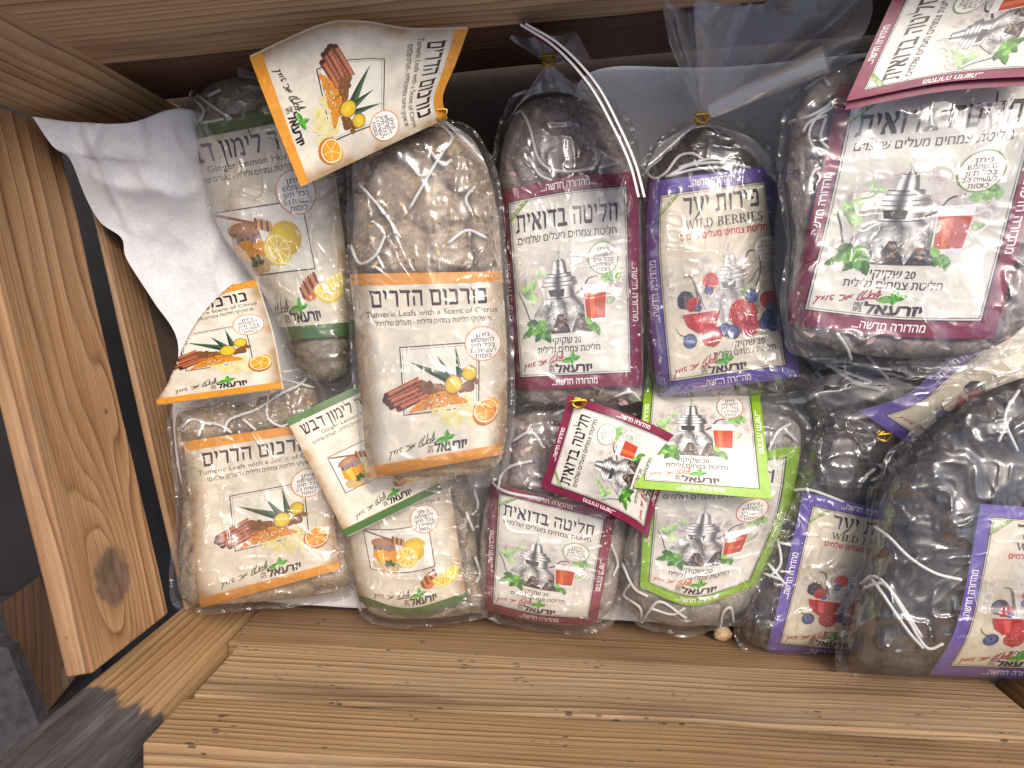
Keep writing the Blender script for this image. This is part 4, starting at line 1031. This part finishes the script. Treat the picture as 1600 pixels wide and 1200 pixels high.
def post(name, pts, z0, z1, mat, bev=.003, label=None):
    import bmesh
    bm = bmesh.new(); seg = 16; V = []
    for i in range(seg+1):
        z = z0+(z1-z0)*i/seg
        V.append([bm.verts.new((p[0], p[1], z)) for p in pts])
    n = len(pts)
    for i in range(seg):
        for k in range(n): bm.faces.new((V[i][k], V[i][(k+1) % n], V[i+1][(k+1) % n], V[i+1][k]))
    bm.faces.new(V[0][::-1]); bm.faces.new(V[-1]); bmesh.ops.recalc_face_normals(bm, faces=bm.faces)
    bmesh.ops.bevel(bm, geom=[e for e in bm.edges if e.calc_face_angle(0) > .6], offset=bev, segments=3, affect='EDGES', profile=.6)
    uvl = bm.loops.layers.uv.new('UVMap'); acc = np.r_[0, np.cumsum([np.linalg.norm(np.array(pts[(k+1) % n])-np.array(pts[k])) for k in range(n)])]
    for f in bm.faces:
        c = f.calc_center_median(); ds = []
        for k in range(n):
            p, q = np.array(pts[k]), np.array(pts[(k+1) % n]); e = (q-p)/np.linalg.norm(q-p); r = np.array(c[:2])-p
            ds.append(abs(e[0]*r[1]-e[1]*r[0])+max(0, -(r@e), r@e-np.linalg.norm(q-p)))
        k = int(np.argmin(ds)); p, q = np.array(pts[k]), np.array(pts[(k+1) % n]); e = (q-p)/np.linalg.norm(q-p)
        for lp in f.loops: lp[uvl].uv = (lp.vert.co.z, float(acc[k]+(np.array(lp.vert.co[:2])-p)@e))
        f.smooth = False
    for v in bm.verts: v.co -= Vector(CO)
    me = bpy.data.meshes.new(name); bm.to_mesh(me); bm.free(); me.materials.append(mat)
    o = link(name, me, crate)
    if label: o['label'] = label
    return o
A_, R__, C_ = W(127, 1072, .168), W(243, 1112, .168), W(272, 1163, .168)
post('post', [tuple(A_), tuple(R__), tuple(C_), tuple(C_+(A_-R__)*1.0-np.array((0, .02)))], -.012, .30, post_m, .005, label='corner post with a dark grey painted end')
A2_, R2_, C2_ = W(44, 183, .105), W(118, 150, .105), W(163, 97, .105)
post('post', [tuple(C2_), tuple(R2_), tuple(A2_), tuple(A2_+(C2_-R2_)+np.array((-.02, .02)))], -.012, .30, post2_m, .004)
A3_, R3_, C3_ = W(1545, 1067, .07), W(1580, 1020, .07), W(1660, 1000, .07)
post('post', [tuple(C3_), tuple(R3_), tuple(A3_), tuple(A3_+(C3_-R3_)+np.array((.01, -.02)))], -.012, .30, wood('pine_post_right', srgb(150, 112, 72), srgb(120, 84, 50), srgb(80, 50, 28), rings=150, seed=11))
# crate floor under the cloth
fl = [at(*p, -.004) for p in ((120, 150), (1640, 40), (1640, 1040), (400, 1010), (300, 960))]
mesh('bottom_panel', fl+[p-np.array((0, 0, .008)) for p in fl], [(0, 1, 2, 3, 4), (9, 8, 7, 6, 5)]+[(k, 5+k, 5+(k+1) % 5, (k+1) % 5) for k in range(5)], m_plain('panel_wood', srgb(52, 38, 28), .8), crate, CO, smooth=False)

# ================================================================== GROUND AND WHAT STANDS OUTSIDE
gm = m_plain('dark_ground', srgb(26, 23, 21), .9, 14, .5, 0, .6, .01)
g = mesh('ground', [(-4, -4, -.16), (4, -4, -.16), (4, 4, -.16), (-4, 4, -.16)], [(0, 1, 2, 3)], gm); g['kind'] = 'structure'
GV, GF = [], []
gr = random.Random(4)
for k in range(900):
    px, py = gr.uniform(270, 430), gr.uniform(1185, 1225)
    p = at(px, py, -.159); a = gr.uniform(0, 6.28); h = gr.uniform(.015, .035); w = .0012
    i = len(GV); t = np.array((math.cos(a), math.sin(a), 0)); GV += [p-t*w, p+t*w, p+np.array((gr.uniform(-.01, .01), gr.uniform(-.01, .01), h))]; GF.append((i, i+1, i+2))
go = mesh('grass', GV, GF, m_plain('grass_green', srgb(66, 104, 50), .7, 300, .4)); go['kind'] = 'stuff'; tag(go, 'short green grass below the front edge of the crate', None)
def slab(name, quad, z, th, mat, label, cat):
    P = [at(px, py, z) for px, py in quad]; n = len(P); V = P+[p-np.array((0, 0, th)) for p in P]
    org = np.mean(P, 0)-np.array((0, 0, th))
    Fs = [tuple(range(n))[::-1], tuple(range(n, 2*n))]+[(k, (k+1) % n, n+(k+1) % n, n+k) for k in range(n)]
    uv = [(float(v[1]), float(v[0]-v[2])) for v in V]
    o = mesh(name, V, Fs, mat, None, org, smooth=False, uvs=uv); tag(o, label, cat); return o
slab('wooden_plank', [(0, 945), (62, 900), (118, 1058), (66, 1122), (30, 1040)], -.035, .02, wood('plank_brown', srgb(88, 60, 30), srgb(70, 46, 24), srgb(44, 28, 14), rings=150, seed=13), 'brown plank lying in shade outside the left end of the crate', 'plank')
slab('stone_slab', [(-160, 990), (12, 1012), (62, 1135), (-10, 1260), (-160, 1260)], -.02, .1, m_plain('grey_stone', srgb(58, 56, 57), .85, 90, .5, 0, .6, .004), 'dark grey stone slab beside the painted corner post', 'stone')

# ================================================================== CLOTH LINER
ctop = [(50, 182, .118), (110, 190, .085), (200, 192, .055), (300, 172, .020), (420, 262, .004), (560, 300, .003), (760, 290, .003), (880, 215, .003), (925, 112, .003), (1150, 104, .003), (1560, 60, .003)]
cleft = [(50, 182, .118), (82, 228, .105), (108, 246, .092), (135, 310, .066), (158, 348, .052), (190, 372, .042), (198, 405, .038), (240, 470, .026), (278, 535, .014), (270, 630, .010), (276, 720, .008), (300, 900, .004)]
cbot = [(300, 900, .004), (420, 940, .003), (900, 965, .003), (1520, 1000, .003)]
cright = [(1560, 60, .003), (1560, 500, .003), (1520, 1000, .003)]
fc = coons(ctop, cright, cbot, cleft)
nu, nv = 200, 120
uu, vv = np.meshgrid(np.linspace(0, 1, nu)**1.6, np.linspace(0, 1, nv))
q = fc(uu, vv); x, y, z = q[..., 0], q[..., 1], q[..., 2]
lf = np.clip(1-uu*4, 0, 1)
z = z+.030*np.sin(math.pi*np.clip(uu*4.2, 0, 1))*np.clip(1-vv*1.1, 0, 1)+.010*lf*(1-(1-np.clip(uu*18, 0, 1)))*(ridge((x+y*.4)/95, (y-x*.3)/150, 41)**3-.2)+(.006*(fbm(x/46, y/46, 42, 3)-.5)+.006*(ridge((x-.35*y)/62+.6*noise2(x/70, y/70, 44), y/210, 43)**6)*lf)*np.clip(uu*30, 0, 1)
z = np.maximum(z, .0012)
Vc = at(x, y, z).reshape(-1, 3)
Fs = [(j*nu+i, (j+1)*nu+i, (j+1)*nu+i+1, j*nu+i+1) for j in range(nv-1) for i in range(nu-1)]
oc = mesh('liner_cloth', Vc, Fs, m_plain('white_cloth', srgb(230, 230, 231), .95, 420, .10, 0, .3, .0008), None, at(700, 500, .001)); tag(oc, 'creased white cloth lining the crate and hanging over its left slats', 'cloth')
md = oc.modifiers.new('thickness', 'SOLIDIFY'); md.thickness = .0009; md.offset = 1

# ================================================================== THE PACKETS
def quad(tl, tr, br, bl, right=None, left=None, top=None, bottom=None):
    return (top or [tl, tr], right or [tr, br], bottom or [bl, br], left or [tl, bl])

# lower layer first
build_pack('ginger', [(300, 150), (340, 112), (400, 95), (470, 108), (545, 170), (566, 300), (562, 450), (556, 560), (540, 602), (490, 600), (455, 565), (430, 495), (392, 430), (345, 365), (322, 300), (300, 215)], .006, .060,
  'ginger lemon honey tea packet with green strips, beside the white cloth', seed=11,
  lab=quad((236, 210), (508, 156), (558, 524), (372, 536)),
  strings=[[(302, 152), (318, 172), (312, 190)], [(308, 148), (335, 168), (362, 186)], [(325, 150), (345, 140)], [(316, 192), (350, 186)]],
  necks=[((430, 130), .045, [(372, 120), (366, 62), (385, 50), (440, 80)], .075, .004)])
build_pack('turmeric', [(268, 655), (300, 632), (400, 615), (480, 590), (510, 640), (535, 700), (548, 800), (556, 895), (535, 930), (420, 946), (320, 952), (282, 945), (270, 900), (280, 780)], .006, .055,
  'turmeric tea packet leaning against the lower left slat, its label glaring with reflections', seed=12, wr=1.5, glare=.9,
  lab=quad((287, 690), (508, 658), (530, 890), (313, 950)),
  card=dict(edges=([(205, 480, .078), (400, 437, .086)], [(400, 437, .086), (425, 520, .082), (441, 606, .080)], [(247, 632, .074), (441, 606, .080)], [(205, 480, .078), (247, 632, .074)]), bulge=.006,
            wrap=[(247, 634), (262, 600), (276, 566), (302, 512), (332, 473), (368, 441), (402, 430), (425, 500), (436, 560), (444, 610), (340, 626)]),
  strings=[[(285, 668), (300, 655), (330, 664)], [(350, 676), (360, 655), (400, 640), (440, 615), (470, 600), (480, 585), (470, 578), (440, 582)], [(440, 592), (470, 600), (492, 606)], [(420, 612), (418, 650), (438, 666), (455, 660)], [(310, 682), (320, 662), (345, 665), (362, 676)], [(380, 655), (400, 672)]])
build_pack('ginger', [(530, 740), (570, 650), (640, 640), (715, 690), (738, 760), (750, 860), (762, 940), (735, 966), (640, 974), (575, 962), (545, 900), (528, 820)], .006, .055,
  'ginger lemon honey tea packet at the front with its card swung up to the left', seed=13, wr=1.2,
  lab=quad((520, 748), (697, 722), (730, 938), (562, 940), bottom=[(562, 938), (640, 962), (730, 938)]),
  card=dict(edges=([(447, 655, .074), (600, 583, .052)], [(600, 583, .052), (692, 765, .068)], [(541, 838, .076), (692, 765, .068)], [(447, 655, .074), (541, 838, .076)]), bulge=.002),
  strings=[[(740, 765), (747, 790), (738, 805)], [(742, 870), (750, 895), (744, 910)], [(728, 800), (740, 830)]])
build_pack('bedouin', [(772, 300), (780, 220), (802, 165), (840, 142), (900, 140), (950, 160), (985, 210), (1002, 280), (1010, 400), (1010, 580), (1002, 636), (950, 645), (850, 640), (802, 620), (785, 520), (776, 400)], .008, .066,
  'tall maroon tea packet standing in shade at its top, card seen on edge', seed=14, wr=1.0, fillcol=1.1, chips=260,
  lab=quad((777, 298), (996, 267), (1003, 602), (800, 610), top=[(777, 298), (890, 276), (996, 267)]),
  strings=[[(805, 178), (815, 175), (828, 200), (838, 240), (855, 262), (890, 268), (930, 262)], [(825, 245), (842, 272), (862, 282)], [(935, 262), (965, 255)], [(960, 620), (985, 612), (1000, 625)]],
  ties=[(856, 95, .075)], necks=[((856, 100), .07, [(795, 60), (830, 30), (890, 40), (925, 95)], .085, .003), ((856, 96), .07, [(785, 200), (830, 150), (900, 150), (975, 200)], .066, .003)])
build_pack('bedouin', [(788, 668), (805, 642), (870, 632), (955, 642), (985, 700), (986, 800), (976, 880), (955, 962), (900, 985), (820, 975), (757, 955), (745, 900), (748, 820), (766, 740)], .006, .055,
  'small maroon tea packet at the front edge with its card folded over to the right', seed=15, wr=1.0,
  lab=quad((766, 754), (962, 803), (932, 976), (757, 952), bottom=[(757, 950), (845, 972), (932, 976)]),
  card=dict(edges=([(845, 762, .077), (868, 690, .082), (888, 617, .078)], [(888, 617, .078), (960, 640, .088), (1030, 668, .080), (1070, 690, .070)], [(1012, 842, .060), (1030, 770, .068), (1070, 690, .070)], [(845, 762, .077), (930, 793, .086), (985, 820, .078), (1012, 842, .060)]), bulge=.003),
  ties=[(903, 630, .088)],
  strings=[[(778, 765), (784, 742), (800, 728), (832, 720)], [(870, 645), (930, 625), (960, 628)], [(762, 748), (790, 768), (850, 780)], [(955, 850), (965, 880), (958, 900)], [(800, 690), (830, 675), (850, 700)]])
build_pack('berry', [(1008, 268), (1030, 232), (1090, 188), (1150, 197), (1195, 232), (1216, 290), (1212, 350), (1210, 430), (1226, 500), (1256, 556), (1280, 588), (1262, 615), (1200, 625), (1100, 628), (1030, 624), (1008, 540), (1002, 450), (1002, 350)], .008, .066,
  'purple wild berries packet with a tall loose cellophane neck knotted above it', seed=16, wr=1.0, glare=.6,
  lab=quad((1016, 284), (1207, 258), (1250, 588), (1028, 620), right=[(1207, 258), (1216, 310), (1227, 400), (1237, 500), (1250, 588)], left=[(1016, 284), (1010, 400), (1028, 620)]),
  ties=[(1096, 186, .062)],
  necks=[((1096, 188), .060, [(1004, 275), (1035, 222), (1090, 200), (1150, 205), (1196, 235), (1214, 285)], .064, .003), ((1096, 186), .058, [(1046, 70), (1036, -20), (1090, -45), (1200, -50)], .12, .009), ((1096, 186), .058, [(1080, -40), (1180, -60), (1310, -40), (1362, 0), (1345, 62), (1288, 108)], .125, .011)],
  rolls=[((1110, 172), (1292, 92), .075, .115, .006, .009)],
  strings=[[(1000, 256), (1020, 278), (1040, 270), (1060, 245), (1082, 240), (1100, 250)], [(1045, 274), (1080, 258), (1130, 254), (1172, 262)], [(1040, 276), (1090, 264), (1140, 262)], [(1060, 262), (1110, 248), (1150, 252)]])
build_pack('berry', [(1245, 615), (1290, 555), (1400, 520), (1560, 420), (1720, 370), (1830, 500), (1800, 760), (1600, 810), (1430, 770), (1330, 705), (1270, 665)], .004, .040,
  'berry packet lying slanted under the large maroon one, purple border and fruit showing', seed=17, fillcol=.9, glare=0,
  lab=quad((1640, 440), (1800, 640), (1560, 790), (1343, 642), left=[(1640, 440), (1480, 562), (1420, 615), (1343, 642)]),
  strings=[[(1290, 570), (1330, 585), (1362, 596)], [(1320, 560), (1326, 590), (1382, 612)], [(1355, 555), (1372, 575), (1388, 592)], [(1300, 575), (1340, 600), (1378, 608)]])
build_pack('green', [(984, 730), (1000, 655), (1060, 636), (1180, 634), (1248, 652), (1258, 700), (1240, 780), (1215, 870), (1176, 948), (1120, 980), (1050, 986), (990, 960), (968, 910), (975, 820)], .006, .058,
  'green bordered tea packet at the front with its lime green card above', seed=18, wr=1.0,
  lab=quad((1010, 722), (1250, 697), (1180, 916), (1000, 918), bottom=[(1000, 916), (1085, 945), (1180, 914)], right=[(1250, 697), (1232, 800), (1180, 914)]),
  card=dict(edges=([(1012, 556, .010), (1178, 542, .010)], [(1178, 542, .010), (1192, 660, .066), (1206, 780, .090)], [(990, 762, .088), (1206, 780, .090)], [(1012, 556, .010), (1002, 660, .066), (990, 762, .088)]), bulge=.003),
  strings=[[(985, 912), (975, 930), (1000, 950), (1002, 972), (1012, 958), (1032, 940), (1072, 966)], [(1125, 982), (1130, 957), (1142, 950), (1146, 972)], [(972, 880), (990, 918), (1012, 932)], [(1200, 705), (1215, 675), (1235, 662)], [(1015, 950), (1050, 960), (1070, 950)], [(1225, 670), (1245, 690)]])
build_pack('berry', [(1262, 690), (1300, 655), (1360, 655), (1400, 700), (1420, 800), (1412, 950), (1382, 1008), (1300, 1025), (1195, 1022), (1152, 992), (1160, 930), (1190, 850), (1230, 770)], .006, .052,
  'dark berry packet at the front tucked under the edge of the biggest dark one', seed=19, wr=1.1, fillcol=.85,
  lab=quad((1255, 769), (1455, 812), (1388, 1036), (1197, 1019), left=[(1255, 769), (1226, 900), (1197, 1019)]),
  ties=[(1378, 682, .05)],
  strings=[[(1240, 766), (1268, 766), (1318, 784)], [(1215, 842), (1220, 880), (1202, 902)], [(1200, 880), (1226, 912)], [(1194, 896), (1222, 906)], [(1218, 848), (1236, 852)]])
# upper layer
build_pack('turmeric', [(546, 240), (575, 208), (640, 192), (690, 188), (740, 210), (768, 260), (784, 340), (790, 430), (797, 560), (796, 690), (776, 742), (700, 756), (610, 756), (573, 745), (560, 640), (550, 520), (545, 420), (547, 320)], .052, .064,
  'turmeric and citrus tea packet lying on top, its printed card turned sideways above', seed=21, wr=1.15, fillcol=1.1, chips=260,
  lab=quad((547, 428), (784, 424), (784, 710), (577, 748), right=[(784, 424), (792, 560), (784, 710)]),
  card=dict(edges=([(732, 45, .140), (712, 100, .137), (692, 150, .131), (699, 185, .122)], [(699, 185, .122), (640, 212, .130), (470, 292, .140)], [(390, 90, .150), (425, 180, .150), (470, 292, .140)], [(732, 45, .140), (640, 46, .140), (565, 35, .152), (500, 41, .155), (390, 90, .150)]),
            back=[(-.001, .0022, -.003)]),
  ties=[(686, 180, .124)], necks=[((690, 184), .116, [(552, 250), (585, 212), (640, 200), (690, 200), (736, 215), (764, 268)], .112, .003)],
  strings=[[(690, 196), (706, 216), (690, 240), (665, 282), (640, 326)], [(664, 225), (690, 256), (706, 250)], [(560, 286), (600, 332), (626, 372)], [(742, 292), (728, 310), (736, 332)], [(548, 384), (562, 412), (586, 400), (602, 368)], [(700, 380), (730, 360), (760, 372)], [(590, 400), (600, 420)]])
build_pack('bedouin', [(1222, 265), (1232, 185), (1258, 132), (1315, 92), (1400, 62), (1500, 42), (1640, 40), (1690, 200), (1680, 400), (1606, 520), (1530, 562), (1450, 572), (1350, 567), (1270, 547), (1236, 526), (1228, 450), (1235, 380), (1226, 310)], .050, .070,
  'largest maroon packet at right with bright glare across its label', seed=22, wr=1.5, glare=1.0,
  lab=quad((1312, 132), (1672, 84), (1553, 530), (1228, 504), left=[(1312, 132), (1272, 320), (1228, 504)], bottom=[(1228, 502), (1390, 524), (1553, 530)]),
  card=dict(edges=([(1322, 158, .148), (1402, -18, .148)], [(1402, -18, .148), (1760, -90, .14)], [(1640, 118, .152), (1760, -90, .14)], [(1322, 158, .148), (1480, 128, .152), (1640, 118, .152)]), bulge=.002, back=[(.0006, -.0042, -.0035)]),
  strings=[[(1255, 142), (1284, 122), (1296, 134)], [(1230, 192), (1264, 182), (1290, 168), (1300, 158)], [(1302, 166), (1274, 186), (1264, 215), (1280, 240), (1292, 236)], [(1254, 206), (1266, 190), (1292, 180)], [(1262, 300), (1270, 270), (1282, 262)], [(1308, 520), (1324, 545), (1330, 562)], [(1290, 185), (1282, 215), (1294, 232)]])
build_pack('berry', [(1372, 760), (1408, 700), (1470, 640), (1560, 592), (1650, 572), (1760, 600), (1790, 800), (1770, 1000), (1700, 1066), (1500, 1064), (1380, 1062), (1320, 1036), (1328, 960), (1346, 900), (1358, 830)], .036, .085,
  'bulging dark berry packet in the lower right corner with a looped white string', seed=23, wr=1.1, glare=.3, fillcol=.7, chips=70, dref=80,
  lab=quad((1532, 787), (1765, 805), (1705, 1064), (1452, 1054), left=[(1532, 787), (1512, 900), (1490, 990), (1452, 1054)]),
  strings=[[(1366, 822), (1390, 840), (1420, 870), (1460, 895), (1502, 906)], [(1345, 912), (1365, 900), (1390, 920), (1420, 970), (1448, 1012), (1474, 1006)], [(1362, 904), (1378, 926), (1418, 985), (1442, 1012)], [(1592, 610), (1570, 652), (1590, 705)], [(1560, 690), (1574, 660)], [(1352, 918), (1380, 912), (1408, 945), (1440, 995)]])

# B3's folded card, seen on edge: two leaves
root3 = [o for o in bpy.data.objects if o.get('label', '').startswith('tall maroon')][0]; org3 = np.array(root3.location)
def leafsheet(curve, ztop, zbot, shift, th=.0005):
    S = catmull(curve, 40); n = 40; V = []
    for off in (-1, 1):
        for (zz, k) in ((ztop, 0), (zbot, 1)):
            q = S+np.array(shift)*k
            d = np.gradient(S, axis=0); nn = np.stack([-d[:, 1], d[:, 0]], 1); nn /= np.linalg.norm(nn, axis=1)[:, None]
            p = at(q[:, 0]+nn[:, 0]*off*1.9, q[:, 1]+nn[:, 1]*off*1.9, zz); V.append(p)
    V = np.concatenate(V); g = lambda s, k: s*n+k; Fs = []; mi = []
    for k in range(n-1):
        Fs += [(g(0, k), g(0, k+1), g(1, k+1), g(1, k)), (g(2, k), g(3, k), g(3, k+1), g(2, k+1)), (g(0, k), g(2, k), g(2, k+1), g(0, k+1)), (g(1, k), g(1, k+1), g(3, k+1), g(3, k))]; mi += [1, 1, 0, 0]
    return V, Fs, mi
M_cardback = m_plain('card_maroon', srgb(110, 34, 60), .5, 300, .15)
for k, (cv, sh) in enumerate((([(813, 38), (868, 74), (922, 134), (961, 204), (985, 258), (998, 308)], (2, 6)), ([(821, 37), (876, 71), (931, 130), (969, 200), (993, 256), (1007, 308)], (2, 6)))):
    v_, f_, mi = leafsheet(cv, .128, .085, sh); mesh('card_leaf', v_, f_, [M_cardedge, M_cardback], root3, org3, midx=mi, smooth=False)

# ================================================================== CRUMBS ON THE WOOD
def pebble(name, px, py, z, r, mat, label, cat, sq=(1, 1, .8), seed=0):
    c = at(px, py, z); V = []; Fs = []; n, m = 14, 9; rr = random.Random(seed)
    ph = [rr.uniform(0, 6) for _ in range(4)]
    for i in range(m+1):
        a = math.pi*i/m
        for k in range(n):
            b = 2*math.pi*k/n; f = 1+.13*math.sin(2*b+ph[0])+.10*math.sin(3*a+ph[1])+.06*math.sin(5*b+ph[2])
            V.append(c+np.array((r*sq[0]*math.sin(a)*math.cos(b)*f, r*sq[1]*math.sin(a)*math.sin(b)*f, r*sq[2]*math.cos(a)*f)))
    for i in range(m):
        for k in range(n): Fs.append((i*n+k, i*n+(k+1) % n, (i+1)*n+(k+1) % n, (i+1)*n+k))
    o = mesh(name, V, Fs, mat, None, c-np.array((0, 0, r*sq[2]))); tag(o, label, cat); return o
pebble('dried_bud', 1129, 990, .022, .0062, m_plain('bud', srgb(200, 170, 130), .6, 300, .4), 'small pale round bud fallen on the near slat by the green packet', 'bud', seed=3)
mb = m_plain('clove_brown', srgb(58, 34, 22), .7, 500, .4)
pebble('dried_clove', 776, 962, .014, .0055, mb, 'brown clove crumb between the ginger and small maroon packets', 'crumb', (1.9, .8, .7), 5)
pebble('dried_clove', 792, 968, .016, .0045, mb, 'smaller brown crumb touching the small maroon packet', 'crumb', (1.3, .9, .8), 6)
